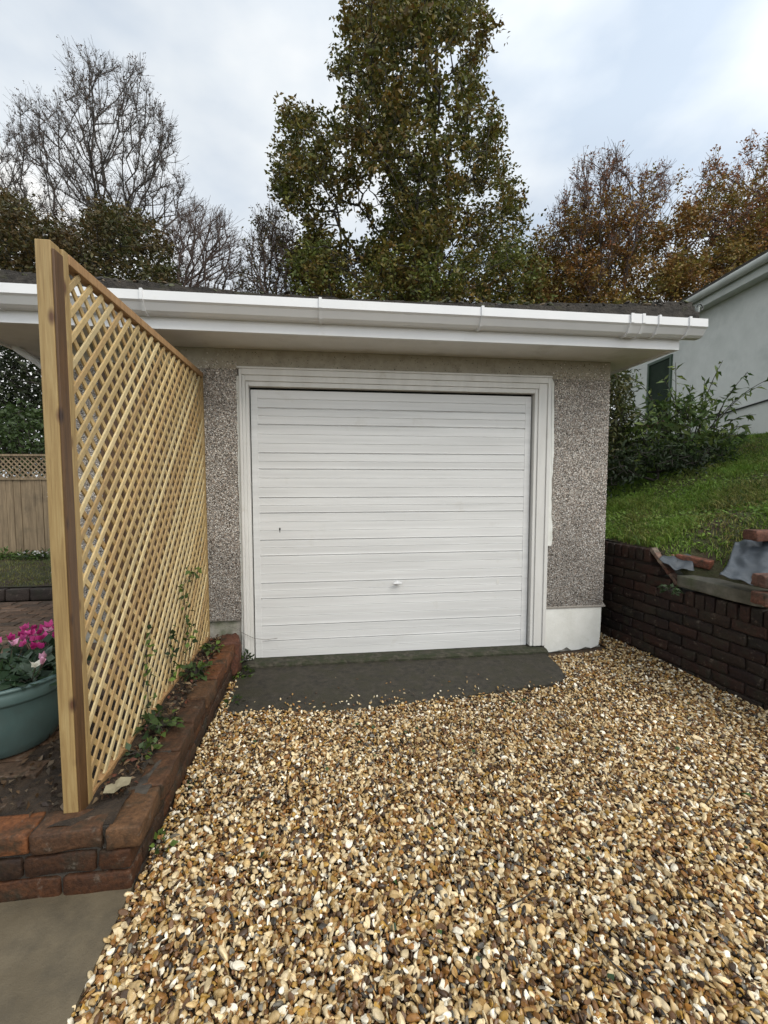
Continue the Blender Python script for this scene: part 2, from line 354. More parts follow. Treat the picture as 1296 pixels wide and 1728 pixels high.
# grass bank on the right behind the retaining wall
WA = np.array([2.35, 3.49]); WD = np.array([.189, -1.262]); WD = WD/np.linalg.norm(WD); WN = np.array([-WD[1], WD[0]])  # WN points to +x
def wall_sd(x, y): d = np.stack([x - WA[0], y - WA[1]], -1); return d@WD, d@WN
def bank_z(x, y):
    s, t = wall_sd(x, y); tt = np.clip((t - .05)/3.6, 0, 1.3)
    z = .775 + 1.10*tt**.85 + .03*np.sin(3*x + 2*y) + .02*np.sin(5*y - 2.2*x)
    dip = np.clip((s - .45)/.35, 0, 1)*np.clip(1 - (t - .05)/.75, 0, 1)      # the collapsed part behind the broken wall
    return z - .26*dip
def strip(t0, t1, s0, s1, nt_, ns):
    T, Sg = np.meshgrid(np.linspace(t0, t1, nt_), np.linspace(s0, s1, ns))
    X = WA[0] + Sg*WD[0] + T*WN[0]; Yg = WA[1] + Sg*WD[1] + T*WN[1]; Z = bank_z(X, Yg)
    v = np.stack([X, Yg, Z], -1).reshape(-1, 3); i = np.arange(nt_*ns).reshape(ns, nt_)
    return v, np.stack([i[:-1, :-1], i[:-1, 1:], i[1:, 1:], i[1:, :-1]], -1).reshape(-1, 4)
v, f = strip(.05, 9, -9, 4.5, 90, 130); mesh('grass_bank', v, f, M['grassbed'], kind='structure', smooth=True)

# ---------------------------------------------------------------- gravel
PC = np.array([(.62, .49, .29), (.46, .32, .145), (.30, .175, .058), (.25, .115, .028), (.13, .062, .022), (.055, .030, .014), (.035, .029, .022), (.16, .145, .115), (.80, .73, .58), (.36, .21, .045)])
PP = np.array([.19, .14, .13, .11, .13, .11, .035, .03, .075, .05])
def in_apron(x, y):
    xs = np.array([a for a, b in fr]); ys = np.array([b for a, b in fr]); e = np.interp(x, xs, ys)
    return (x > -.58) & (x < 1.655) & (y > e + .01)
def field(x0, x1, y0, y1, sp, layers=1, lift=0):
    nx, ny = int((x1-x0)/sp), int((y1-y0)/sp); P = []
    for l in range(layers):
        gx, gy = np.meshgrid(np.arange(nx), np.arange(ny))
        x = x0 + (gx + rng.uniform(0, 1, gx.shape))*sp; y = y0 + (gy + rng.uniform(0, 1, gx.shape))*sp
        P.append(np.stack([x.ravel(), y.ravel(), gz(x, y).ravel() + l*.005 - .004 + lift], -1))
    P = np.concatenate(P); x, y = P[:, 0], P[:, 1]; s, t = wall_sd(x, y)
    ok = (x > np.where(y < 1.48, -.645, -.632)) & (t < .0) & ~in_apron(x, y) & ~((y > 3.20) & (x < 2.20)) & ~((x < -.615) & (y > 3.0))
    return P[ok]
def pebbles(P, rmin, rmax, sub):
    n = len(P); k = rng.choice(len(PC), n, p=PP); r = rmin + (rmax - rmin)*rng.beta(1.5, 3.4, n)*np.where((k < 2) | (k == 8), 1.22, 1)
    el = rng.uniform(1.0, 1.9, n); fl = rng.uniform(.35, .75, n)
    scl = np.stack([r*el, r, r*fl], -1); P = P.copy(); P[:, 2] += r*.2 + rng.uniform(-.006, .007, n)
    tv, tf = ico(sub); v, f = scatter(tv, tf, P, scl, rotmats(n, .62), 1.15)
    pale = vnoise(np.c_[P[:, :2], P[:, 0]*0], 3.5, 9)
    c = PC[k]*rng.uniform(.75, 1.2, (n, 1))*(1 + .10*pale[:, None])
    return v, f, np.repeat(c, len(tv), 0)
A = [pebbles(field(-.66, 2.1, .72, 1.75, .0133, 1), .0046, .0145, 1), pebbles(field(-.66, 2.1, .72, 1.75, .0145, 1, .007), .0044, .0140, 1),
     pebbles(field(-.66, 2.6, 1.75, 2.45, .0132, 1), .0044, .0130, 1), pebbles(field(-.66, 2.6, 1.75, 2.45, .0145, 1, .006), .0042, .0125, 1),
     pebbles(field(-.66, 3.0, 2.45, 3.95, .0115, 1), .0045, .0118, 1), pebbles(field(2.1, 2.7, .88, 1.75, .014, 1), .006, .0145, 1), pebbles(field(-.66, 2.7, -.3, .72, .0145, 1), .007, .015, 0)]
o = 0; V = []; F = []; K = []
for v, f, c in A: V.append(v); F.append(f + o); K.append(c); o += len(v)
gro = mesh('gravel', np.concatenate(V), np.concatenate(F), M['pebble'], col=np.concatenate(K), smooth=True, kind='stuff',
     label='wet cream, tan and brown shingle covering the drive', cat='gravel')
sm = np.ones(len(gro.data.polygons), bool); nf_ = len(sm)//80*80; sm[:nf_] = np.repeat(rng.uniform(size=nf_//80) > .55, 80); gro.data.polygons.foreach_set('use_smooth', sm)
# a few stones kicked onto the apron
Pk = np.stack([rng.uniform(-.5, 1.6, 150), 2.60 + rng.beta(.8, 5, 150)*.55, np.full(150, -.030)], -1)
v, f, c = pebbles(Pk, .005, .010, 1)
mesh('stray_gravel', v, f, M['pebble'], col=c, smooth=True, kind='stuff', label='stray gravel stones scattered on the dark apron', cat='gravel')

# ---------------------------------------------------------------- garage
WY = 3.29; GX0, GX1, GB = -1.85, 2.19, 8.6
gar = thing('garage', 'flat-fronted pebbledashed garage with a white up-and-over door and white gutter', 'garage', (.17, WY, 0))
wb = MB()
def dash(x0, x1, z0, z1, sp, ycoord=None):
    nx, nz = int((x1-x0)/sp), int((z1-z0)/sp); gx, gzz = np.meshgrid(np.arange(nx), np.arange(nz))
    x = x0 + (gx + rng.uniform(0, 1, gx.shape))*sp; z = z0 + (gzz + rng.uniform(0, 1, gx.shape))*sp; x = x.ravel(); z = z.ravel()
    keep = rng.uniform(0, 1, len(x)) > np.clip((z - 1.98)/.17, 0, .95)
    return x[keep], z[keep]
DC = np.array([(.54, .50, .45), (.38, .315, .265), (.27, .245, .22), (.07, .06, .05), (.18, .145, .115), (.64, .62, .59), (.36, .345, .325)])
DP = np.array([.22, .18, .17, .13, .12, .07, .11])
xs, zs = [], []
for a in ((-1.85, -.85, .3, 2.2, .0085), (-.85, -.60, .305, 2.21, .0062), (1.712, 2.19, .315, 2.21, .0062)):
    x, z = dash(*a); xs.append(x); zs.append(z)
x = np.concatenate(xs); z = np.concatenate(zs)
ok = ~((x > -.86) & (x < -.60) & (z < .305)) & ~((x > 1.6) & (x < 1.742) & (z > .80) & (z < 2.1)); x = x[ok]; z = z[ok]; n = len(x)
P = np.stack([x, WY - .0005 + rng.uniform(-.001, .002, n) - .003*(z > 2.07), z], -1)
# right return edge of the corner, stones lying on the +X face
n2_ = 5200; P2 = np.stack([GX1 + rng.uniform(-.001, .001, n2_), rng.uniform(WY, WY + .6, n2_), rng.uniform(.3, 2.2, n2_)], -1)
P = np.concatenate([P, P2]); r = rng.uniform(.0024, .0052, len(P)); tv, tf = ico(0)
v, f = scatter(tv, tf, P, np.stack([r*rng.uniform(.9, 1.4, len(P)), r, r*rng.uniform(.8, 1.3, len(P))], -1), rotmats(len(P), 3))
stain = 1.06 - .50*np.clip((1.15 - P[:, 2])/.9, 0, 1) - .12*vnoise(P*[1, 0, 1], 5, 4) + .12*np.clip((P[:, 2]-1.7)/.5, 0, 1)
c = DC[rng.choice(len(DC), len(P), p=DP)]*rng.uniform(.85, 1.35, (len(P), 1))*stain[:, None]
# wall bodies (kept clear of the door opening)
b = MB()
b.box((GX0, WY, .30), (-.600, WY+.11, 2.215)); b.box((1.650, WY, .31), (GX1, WY+.11, 2.215)); b.box((-.600, WY, 2.10), (1.650, WY+.11, 2.215))
b.box((GX1-.11, WY+.11, -.1), (GX1, GB, 2.215)); b.box((GX0, WY+.11, -.1), (GX0+.11, GB, 2.215)); b.box((GX0+.11, GB-.11, -.1), (GX1-.11, GB, 2.215))
bv = np.concatenate(b.v); nb = len(bv)
allv = np.concatenate([bv, v]); 
me_f = b.f + (f + nb).tolist()
wall = mesh('wall', allv, me_f, [M['stonebed'], M['stone']], gar, mi=[0]*len(b.f) + [1]*len(f), col=np.concatenate([np.ones((nb, 3)), np.repeat(c, len(tv), 0)]))
# lintel render, smoother and beige, with sparse pits
lb = MB(); lb.box((-1.848, WY-.004, 2.075), (GX1-.004, WY-.0005, 2.212)); lin = lb.build('lintel_render', M['render'], gar)
n = 420; P = np.stack([rng.uniform(-.8, 2.15, n), np.full(n, WY-.0045), rng.uniform(2.08, 2.2, n)], -1); r = rng.uniform(.0015, .0042, n)
v, f = scatter(tv, tf, P, np.stack([r, r*.5, r], -1), rotmats(n, .3))
mesh('render_pits', v, f, M['stone'], lin, col=np.repeat(np.array([(.05, .045, .038), (.12, .10, .08), (.4, .37, .33)])[rng.choice(3, n, p=[.6, .2, .2])], len(tv), 0), kind='stuff')
# plinths
pl = MB(); pl.extrude([(1.700, .312), (2.176, .312), (2.172, .06), (2.16, -.012), (2.10, -.035), (2.05, -.022), (2.00, -.04), (1.93, -.045), (1.89, -.016), (1.85, -.038), (1.76, -.05), (1.700, -.05)], WY-.006, WY+.10, 1)
pl.build('plinth', M['whitewash'], gar, label='whitewashed plinth with a chipped bottom edge')
pl = MB(); pl.box((-1.83, WY+.02, -.1), (-.612, WY+.1, .30)); pl.build('plinth', M['oldconcrete'], gar, label='bare mossy concrete plinth')
pl = MB(); pl.box((1.68, WY+.012, -.14), (2.185, WY+.09, -.02)); pl.build('footing', M['oldconcrete'], gar)
# thin bell-cast drip under the dash on the right
pl = MB(); pl.extrude([(WY-.012, .300), (WY-.012, .309), (WY+.02, .330), (WY+.02, .300)], 1.706, 2.205, 0); pl.build('drip_edge', M['stonebed'], gar)
# door sill
sb = MB(); sv, sf = grid(-.60, 1.69, 3.195, 3.42, 60, 8, lambda x, y: .001 + .0025*vnoise(np.stack([x, y, 0*x], -1), 30, 5) - .012*(y < 3.2))
sb.add(sv, sf.tolist()); sb.add([(-.6, 3.196, -.01), (1.69, 3.196, -.01), (1.69, 3.19, -.14), (-.6, 3.19, -.14)], [(0, 3, 2, 1)]); sb.build('door_sill', M['moss_sill'], gar)
# rough painted strip right of the frame
zz = np.linspace(.80, 2.085, 26); xr = 1.728 + .007*np.sin(zz*9) + rng.uniform(-.004, .004, 26); xr[-1] = 1.70; xr[-2] = 1.722
prof = [(1.702, 2.085), (1.702, .80)] + list(zip(xr, zz))
pt = MB(); pt.extrude(prof, WY-.022, WY+.004, 1); pt.build('edge_render', M['whitewash'], gar, bevel=.003)
zz = np.linspace(.02, 2.03, 40); xr = -.607 + rng.uniform(-.004, .003, 40)
pt = MB(); pt.extrude([(-.590, 2.03), (-.590, .02)] + list(zip(xr, zz)), WY-.004, WY+.03, 1); pt.build('edge_render', M['whitewash'], gar)
# frame, moulded: outer bead + flat + inner stop
fm = MB(); Y0 = WY - .022
def jamb(x0, x1, xa, xb):  # outer x0 -> inner x1
    fm.box((min(x0, xa), Y0-.006, .012), (max(x0, xa), WY+.05, 2.075)); fm.box((min(xa, xb), Y0+.004, .010), (max(xa, xb), WY+.05, 2.0345)); fm.box((min(xb, x1), Y0+.014, .008), (max(xb, x1), WY+.06, 1.9945))
jamb(-.588, -.527, -.570, -.548); jamb(1.700, 1.578, 1.672, 1.604)
fm.box((-.570, Y0-.0065, 2.035), (1.672, WY+.05, 2.076)); fm.box((-.548, Y0+.0035, 1.995), (1.604, WY+.05, 2.035)); fm.box((-.527, Y0+.0135, 1.962), (1.578, WY+.06, 1.995))
fm.box((-.60, Y0-.012, 2.0765), (1.702, WY+.03, 2.090))
fm.build('door_frame', M['frame'], gar, bevel=.003)
sd = MB(); sd.box((-1.50, WY-.012, .10), (-.885, WY+.02, 2.09)); sdo = sd.build('side_door', M['batten'], gar, label='dark brown boarded door behind the trellis')
for q_ in range(5): sd = MB(); sd.box((-1.49+q_*.122, WY-.019, .13), (-1.375+q_*.122, WY-.0122, 2.06)); sd.build('plank', M['batten'], sdo, bevel=.002)
db = MB(); db.box((-.56, 3.395, 0), (1.65, 3.42, 2.1)); db.build('dark_interior', M['black'], gar)
# the door leaf
DY = 3.324; x0, x1 = -.520, 1.568; ZT = 1.945; ZB = .004
maj = [(1112 - y)*.004278 for y in (1082.5, 1056, 1008.6, 982, 935, 908, 862, 836, 788, 761, 714, 687)]
minr = [(1112 - y)*.004278 for y in (1098, 1069, 1040, 1024, 995, 966, 950, 921, 892, 877, 849, 819, 803, 775, 745, 730, 700, 672)]
prof = [(DY, ZB)]
for z_, big in sorted([(q, 1) for q in maj] + [(q, 0) for q in minr]):
    if big: prof += [(DY, z_-.0065), (DY+.0095, z_-.001), (DY+.0095, z_+.0015), (DY-.0015, z_+.005), (DY+.0005, z_+.012)]
    else: prof += [(DY, z_-.003), (DY+.0034, z_), (DY-.0010, z_+.003), (DY, z_+.007)]
prof += [(DY, ZT), (DY+.03, ZT), (DY+.03, ZB)]
door = MB(); door.extrude(prof, x0+.047, x1-.047, 0)
do = door.build('garage_door', M['door'], gar, label='white up-and-over garage door with horizontal ribs')
for xa_ in (x0, x1-.047): st = MB(); st.box((xa_, DY-.0022, ZB), (xa_+.047, DY+.03, ZT)); st.build('door_stile', M['door'], do, bevel=.002)
hx, hz = .530, .535
def disc(mb, c, r, dy, k=20, m=0):
    mb.tube([(c[0], c[1], c[2]), (c[0], c[1]-dy, c[2])], r, k, m)
hb = MB(); disc(hb, (hx, DY+.002, hz), .019, .008); disc(hb, (hx, DY-.006, hz), .009, .022); hb.tube([(hx-.032, DY-.030, hz), (hx+.032, DY-.030, hz)], .0075, 10); hb.build('handle', M['upvc'], do, smooth=False, bevel=.002)
kb = MB(); kb.box((-.337, DY-.0016, .944), (-.327, DY+.001, .962)); kb.box((-.334, DY-.0016, .928), (-.330, DY+.001, .944)); kb.build('keyhole', M['black'], do)
kb = MB(); kb.box((1.315, DY-.0016, .498), (1.335, DY+.001, .534)); kb.build('patch_plate', M['frame'], do)

# eaves
sf = MB(); sf.box((-2.10, 2.892, 2.214), (2.40, WY+.3, 2.224)); sf.box((GX1, WY+.3, 2.2145), (2.40, GB+.2, 2.2235)); sf.box((-2.10, WY+.3, 2.2145), (GX0, GB+.2, 2.2235)); sf.build('soffit', M['soffit'], gar)
fa = MB(); fa.box((-2.12, 2.870, 2.196), (2.412, 2.892, 2.375)); fa.box((2.40, 2.892, 2.1965), (2.4115, GB+.2, 2.374)); fa.box((-2.1195, 2.892, 2.1965), (-2.10, GB+.2, 2.374)); fa.build('fascia', M['upvc'], gar, bevel=.002)
# gutter: square-line profile (y,z)
GT = 2.374
gp = [(2.764, GT), (2.762, GT-.052), (2.775, GT-.062), (2.800, GT-.098), (2.820, GT-.110), (2.868, GT-.110), (2.868, GT-.002), (2.862, GT-.002), (2.862, GT-.100), (2.822, GT-.100), (2.805, GT-.092), (2.781, GT-.060), (2.770, GT-.050), (2.770, GT)]
gu = MB(); gu.extrude(gp, -2.30, 2.520, 0); gu.extrude([(2.764, GT), (2.762, GT-.052), (2.775, GT-.062), (2.800, GT-.098), (2.820, GT-.110), (2.868, GT-.110), (2.868, GT)], 2.5203, 2.526, 0)
gut = gu.build('gutter', M['upvc'], gar, label='white square-section gutter')
bk_p = [(2.755, GT+.006), (2.753, GT-.054), (2.767, GT-.068), (2.793, GT-.106), (2.816, GT-.119), (2.8685, GT-.115), (2.8685, GT-.108), (2.822, GT-.108), (2.803, GT-.096), (2.779, GT-.060), (2.764, GT-.050), (2.764, GT+.004)]
bm = MB(); bm.extrude(bk_p, 0, .017, 0); bm.box((.002, 2.756, GT+.002), (.015, 2.778, GT+.007))
br0 = bm.build('gutter_bracket', M['upvc'], gut); base = gut.location
brx = [-1.027, -.030, .965, 2.165, 2.385]
br0.location.x = brx[0]
for xx in brx[1:] + [-1.80]:
    o = br0.copy(); C.objects.link(o); o.parent = gut; o.location = (xx, 0, 0)
jm = MB(); jp = [(y - .004 if y < 2.82 else y, z_ - .003 if z_ < GT-.08 else z_ + .002) for y, z_ in bk_p]
jm.extrude(jp, 1.965, 1.985, 0); jm.extrude(bk_p, 1.985, 2.045, 0); jm.extrude(jp, 2.045, 2.065, 0); jm.build('gutter_union', M['upvc'], gut)
# swan-neck downpipe on the left flank
dp = MB(); dp.tube([at(8, 560, 3.12), at(16, 574, 3.12), at(28, 588, 3.14), at(62, 610, 3.2), at(84, 628, 3.24), at(92, 650, 3.25), at(98, 900, 3.25)*[1, 1, 1]], .024, 12); dp.build('downpipe', M['upvc'], gar, smooth=True)
# roof: ragged mossy slate courses along the eaves, sheet rising behind
xs = np.linspace(-2.35, 2.538, 240)
base_t = np.interp(xs, [-2.35, -1.9, -1.19, -.65, -.24, .55, 1.2, 1.37, 1.9, 2.2, 2.54], [.130, .123, .109, .078, .064, .066, .084, .094, .120, .140, .166])
rb = MB()
def course(yf, dz, thick, seed, xend):
    xx = xs[xs <= xend]; bt = base_t[:len(xx)]; P_ = np.stack([xx, xx*0, xx*0], -1)
    t1 = dz*bt + .008*vnoise(P_, 9, seed) + .006*vnoise(P_, 40, seed+1); nn = len(xx)
    yy = yf + .010*vnoise(P_, 14, seed+2)
    ztop = GT + t1; v = np.concatenate([np.stack([xx, yy, ztop - thick], -1), np.stack([xx, yy, ztop], -1), np.stack([xx, yy+.30, ztop + .07], -1)])
    f = [(i, i+1, nn+i+1, nn+i) for i in range(nn-1)] + [(nn+i, nn+i+1, 2*nn+i+1, 2*nn+i) for i in range(nn-1)]
    f += [(nn-1, 2*nn-1, 3*nn-1), (0, 2*nn, nn)]
    rb.add(v, f)
course(2.835, .42, .06, 11, 2.52); course(2.865, .72, .06, 21, 2.53); course(2.90, 1.0, .07, 31, 2.535)
v, f = grid(-2.35, 2.538, 3.0, 8.9, 60, 30, lambda x, y: GT + .01 + np.interp(x, xs, base_t) + (y - 3.0)*.14 + .01*vnoise(np.stack([x, y, 0*x], -1), 5, 2))
rb.add(v, f.tolist()); rb.box((2.40, 2.9, GT-.0), (2.536, 8.9, GT+.05)); rb.box((-2.35, 2.9, GT), (-2.12, 8.9, GT+.05))
rb.build('roof', M['tile'], gar)
# debris and moss lumps on the roof edge
n = 520; u = rng.uniform(0, 1, n); px = np.where(u < .45, rng.uniform(-2.3, -.2, n), rng.uniform(.6, 2.52, n))
P = np.stack([px, 2.87 + rng.uniform(0, .16, n), GT + np.interp(px, xs, base_t)*.95 + rng.uniform(-.03, .012, n)], -1); r = rng.uniform(.006, .018, n)
tv1, tf1 = ico(1); v, f = scatter(tv1, tf1, P, np.stack([r*1.6, r, r*.55], -1), rotmats(n, .4), .9)
mesh('roof_moss', v, f, M['stone'], gar, col=np.repeat(np.array([(.055, .06, .022), (.035, .03, .022), (.12, .085, .05), (.02, .018, .015)])[rng.choice(4, n, p=[.35, .3, .12, .23])], len(tv1), 0), kind='stuff')
# metal end strip and coiled cable end
es = MB(); es.box((2.5385, 2.86, GT-.02), (2.5425, 2.93, GT+.115)); es.build('verge_strip', M['greytrim'], gar)
cc = MB(); cb = np.array([2.575, 2.90, GT+.125]); pts = [cb + np.array([-.05 + .0*t, 0, -.03]) for t in (0,)] + [cb + .024*np.array([math.cos(a)*1.2, .2*math.sin(a*2), math.sin(a)]) + np.array([.004*a, 0, 0]) for a in np.linspace(3.6, -2.2, 18)]
cc.tube(pts, .0035, 6); cc.build('curled_cable', M['black'], gar)

# ---------------------------------------------------------------- trellis screen
tp = thing('fence_post', 'pale square timber post with a dark brown batten, holding the trellis', 'post', (-.86, 1.59, .18))
pm_ = MB(); pm_.box((-.880, 1.560, .16), (-.8345, 1.612, 2.043)); pm_.build('post', M['post'], tp, bevel=.003)
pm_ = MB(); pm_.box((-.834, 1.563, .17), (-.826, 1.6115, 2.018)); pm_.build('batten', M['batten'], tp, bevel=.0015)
tr = thing('trellis_panel', 'tall new diamond lattice trellis panel running from the post to the garage wall', 'trellis', (-.81, 1.56, .2))
ty0, ty1, tz0, tz1 = 1.613, 3.287, .172, 2.040
TX = -.030
def bar(name, a, b): q = MB(); q.box(a, b); return q.build(name, M['rail'], tr, bevel=.002)
SM = MB(); SM.box((-.860, ty0, tz0), (-.826, ty0+.030, tz1)); SM.build('frame_stile', M['post'], tr, bevel=.002)
SM = MB(); SM.box((-.860, ty1-.022, tz0), (-.828, ty1, tz1)); SM.build('frame_stile', M['post'], tr, bevel=.002)
bar('frame_rail', (-.862, ty0+.0305, tz1-.034), (-.824, ty1-.0225, tz1-.001)); bar('frame_rail', (-.860, ty0+.031, tz0), (-.827, ty1-.023, tz0+.030))
SC = np.array([(.44, .32, .150), (.49, .37, .185), (.39, .28, .130), (.52, .41, .22), (.35, .235, .105)])
def lattice(sgn, x, w, nm, sh=1):
    q = MB(); ya, yb, za, zb = ty0+.026, ty1-.018, tz0+.026, tz1-.038; pitch = .083
    c0 = np.arange(-4, 6, pitch) + (.045 if sgn > 0 else .0)
    for c in c0:        # z = sgn*y + c
        pts = []
        for y in (ya, yb):
            z_ = sgn*y + c
            if za <= z_ <= zb: pts.append((y, z_))
        for z_ in (za, zb):
            y = (z_ - c)/sgn
            if ya < y < yb: pts.append((y, z_))
        if len(pts) < 2: continue
        p, e_ = np.array(pts[0]), np.array(pts[1]); ln = np.linalg.norm(e_-p)
        if ln < .03: continue
        d = (e_-p)/ln; ctr = (p+e_)/2
        jit = random.uniform(-.003, .003); ang = random.uniform(-.003, .003)
        d = np.array([d[0]-ang*d[1], d[1]+ang*d[0]])
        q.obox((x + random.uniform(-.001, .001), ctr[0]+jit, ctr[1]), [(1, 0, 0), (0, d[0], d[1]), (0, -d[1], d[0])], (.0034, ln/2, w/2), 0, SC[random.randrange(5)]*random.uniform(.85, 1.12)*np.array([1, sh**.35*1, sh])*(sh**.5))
    return q.build(nm, M['slat'], tr, col=True, bevel=.001)
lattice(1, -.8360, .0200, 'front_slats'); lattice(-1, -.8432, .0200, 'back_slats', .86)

# ---------------------------------------------------------------- low brick wall on the left
lw = thing('low_brick_wall', 'low weathered red brick wall edging the gravel under the trellis', 'wall', (-.68, 2.3, -.04))
bm_ = MB(); mo = MB()
zc = [-.002, .074, .150]; H_ = .066
for k, z_ in enumerate(zc):
    L_ = .215; y = {0: 1.58, 1: 1.475, 2: 1.472}[k]
    while y < 3.16:
        if k == 2: brick(bm_, (-.665 + random.uniform(-.006, .006), y + L_/2, z_ + .006 + .01*math.sin(y*3)), (.105, L_-.007, H_+.004), random.uniform(-.03, .03), 0, BR, .0045, (random.uniform(-.03, .03), random.uniform(-.03, .02)), .006)
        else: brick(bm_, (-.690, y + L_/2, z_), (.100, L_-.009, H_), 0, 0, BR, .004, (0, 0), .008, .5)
        y += L_
    x = {0: -.640, 1: -.745, 2: -.722}[k]
    while x > -1.75:
        if k == 2: brick(bm_, (x - L_/2, 1.525 + random.uniform(-.005, .005), z_ + .006), (L_-.008, .105, H_+.004), random.uniform(-.02, .03), 0, BR, .0045, (random.uniform(-.02, .02), random.uniform(-.03, .03)), .006)
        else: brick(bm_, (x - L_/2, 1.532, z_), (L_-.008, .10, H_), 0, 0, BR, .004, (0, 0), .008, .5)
        x -= L_
# big rounded brick lump at the far end
brick(bm_, (-.665, 3.17, .10), (.14, .19, .25), .1, 0, [(.09, .035, .02)], .012, (.05, 0), .04)
for (a, b_) in (((-.73, 1.495, -.12), (-.648, 3.20, .180)), ((-1.76, 1.4955, -.12), (-.735, 1.57, .180))): mo.box(a, b_)
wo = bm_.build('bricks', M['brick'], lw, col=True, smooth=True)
mo.build('mortar', M['mortar'], lw)

# ---------------------------------------------------------------- retaining wall on the right
rw = thing('retaining_wall', 'dark red brick retaining wall with a broken top holding back the grass bank', 'wall', (2.45, 2.9, -.05))
bm_ = MB(); mo = MB(); rotw = math.atan2(WD[1], WD[0])
RBc = [(.021, .0085, .0055), (.016, .007, .005), (.027, .011, .007), (.012, .007, .005), (.021, .012, .008)]
def wp(s, t, z_): return (WA[0] + s*WD[0] + t*WN[0], WA[1] + s*WD[1] + t*WN[1], z_)
S0, S1 = -3.6, 3.2
def top_at(s): return .79 if s < .43 else (.79 - (s - .43)/.21*.20 if s < .64 else .545)
k = 0; z_ = -.075
while z_ < .70:
    s = S0 + (0 if k % 2 else .11)
    while s < S1:
        tz = top_at(s + .2)
        sub = .10 if (s + .21 < .45 or s > .60) else .0
        if s > .60: tz = .545
        if z_ + .075 < tz - sub + .015:
            brick(bm_, wp(s+.107, .052 + random.uniform(-.003, .003), z_ + .0335), (.206, .10, .068), rotw, 0, RBc, .0045, (0, random.uniform(-.012, .012)), .005)
        s += .2155
    z_ += .0752; k += 1
s = S0
while s < S1:           # header course on edge
    hz_ = top_at(s + .03)
    if not (.40 < s < .66): brick(bm_, wp(s+.034, .055, hz_ - .052), (.062, .106, .098), rotw, 0, RBc, .003, (0, 0), .006)
    s += .072
mo.obox(wp((S0+.42)/2, .075, .31), [(*WD, 0), (*WN, 0), (0, 0, 1)], ((.42-S0)/2, .058, .46)); mo.obox(wp((S1+.42)/2 + .0, .075, .185), [(*WD, 0), (*WN, 0), (0, 0, 1)], ((S1-.42)/2 - .001, .058, .335))
bm_.build('bricks', M['brick'], rw, col=True, smooth=True); mo.build('mortar', pm('dark_joint', [(.3, (.012, .008, .006)), (.7, (.028, .018, .013))], 18, .95, 90, .7, .006), rw)
rk = MB()
for i in range(7):      # raking pale mortar bits where the top has broken away
    s = .44 + i*.033; brick(rk, wp(s, .03, .775 - i*.031), (.05, .055, .028), rotw, 0, [(.16, .10, .075), (.11, .05, .035), (.22, .17, .13)], .004, (0, .75), .006)
rk.build('broken_edge', M['brick'], rw, col=True, smooth=True)

# coping stone, loose bricks, membrane sheets
cs = MB(); p0 = np.array(wp(.665, .085, 0)); p1 = np.array(wp(1.20, .105, 0)); d = (p1-p0)[:2]; ln = np.linalg.norm(d); a = math.atan2(d[1], d[0])
brick(cs, ((p0+p1)/2 + (0, 0, .600)), (ln, .20, .082), a, 0, [(1, 1, 1)], .004, (0, .015), .007)
mcop = pm('coping_stone', [(.3, (.075, .072, .055)), (.7, (.16, .15, .12))], 14, .9, 60, .6, .006, dirt=((.05, .06, .025), 6, .5, .75))
cs.build('coping_stone', mcop, label='long grey concrete coping block lying on the broken brick wall', cat='coping stone', smooth=True)
LBk = [(.10, .042, .027)]
def loose(ctr, rot, tilt, label, dims=(.215, .10, .066), cols=LBk):
    q = MB(); brick(q, ctr, dims, rot, 0, cols, .004, tilt, .008); return q.build('loose_brick', M['brick'], col=True, smooth=True, label=label, cat='brick', group='loose bricks on the broken wall')
def sheet(name, px, label):
    """crumpled membrane: px = rows of (px,py,depth), draped, with thickness"""
    rows = len(px); cols = len(px[0]); P = np.array([[at(*q) for q in r_] for r_ in px])
    nu, nv = 34, 28; U = np.linspace(0, rows-1, nu); Vv = np.linspace(0, cols-1, nv); out_ = np.zeros((nu, nv, 3))
    for i, u in enumerate(U):
        for j, w in enumerate(Vv):
            a_, b__ = min(int(u), rows-2), min(int(w), cols-2); fu, fv = u-a_, w-b__
            out_[i, j] = (P[a_, b__]*(1-fu)+P[a_+1, b__]*fu)*(1-fv) + (P[a_, b__+1]*(1-fu)+P[a_+1, b__+1]*fu)*fv
    q = out_.reshape(-1, 3); q[:, 2] += .010*vnoise(q, 22, 3) + .012*np.abs(vnoise(q*[1, 1, .3], 9, 5)); i = np.arange(nu*nv).reshape(nu, nv)
    f = np.stack([i[:-1, :-1], i[:-1, 1:], i[1:, 1:], i[1:, :-1]], -1).reshape(-1, 4)
    o = mesh(name, q, f, M['tarp'], smooth=True, label=label, cat='plastic sheet'); so_ = o.modifiers.new('thick', 'SOLIDIFY'); so_.thickness = .003; return o
sheet('membrane_sheet', [[(1240, 916, 2.98), (1262, 910, 2.95), (1296, 904, 2.90), (1340, 896, 2.85)], [(1234, 935, 2.86), (1262, 930, 2.82), (1300, 926, 2.76), (1350, 922, 2.7)],
    [(1226, 958, 2.76), (1256, 956, 2.70), (1300, 953, 2.62), (1360, 948, 2.56)], [(1214, 972, 2.68), (1245, 982, 2.60), (1290, 990, 2.50), (1370, 1000, 2.42)]], 'large grey plastic sheet draped over the bank at the right edge')
sheet('membrane_sheet', [[(1138, 930, 3.40), (1150, 927, 3.38), (1160, 926, 3.36)], [(1118, 940, 3.28), (1140, 942, 3.22), (1166, 942, 3.2)], [(1112, 946, 3.2), (1140, 962, 3.1), (1172, 962, 3.08)]], 'small crumpled grey plastic sheet on the broken end of the brick wall')
c_ = at(1172, 947, 3.17); loose(c_, rotw + .45, (0, .12), 'orange-red brick lying beside the small crumpled sheet', (.215, .095, .06), [(.15, .052, .030)])
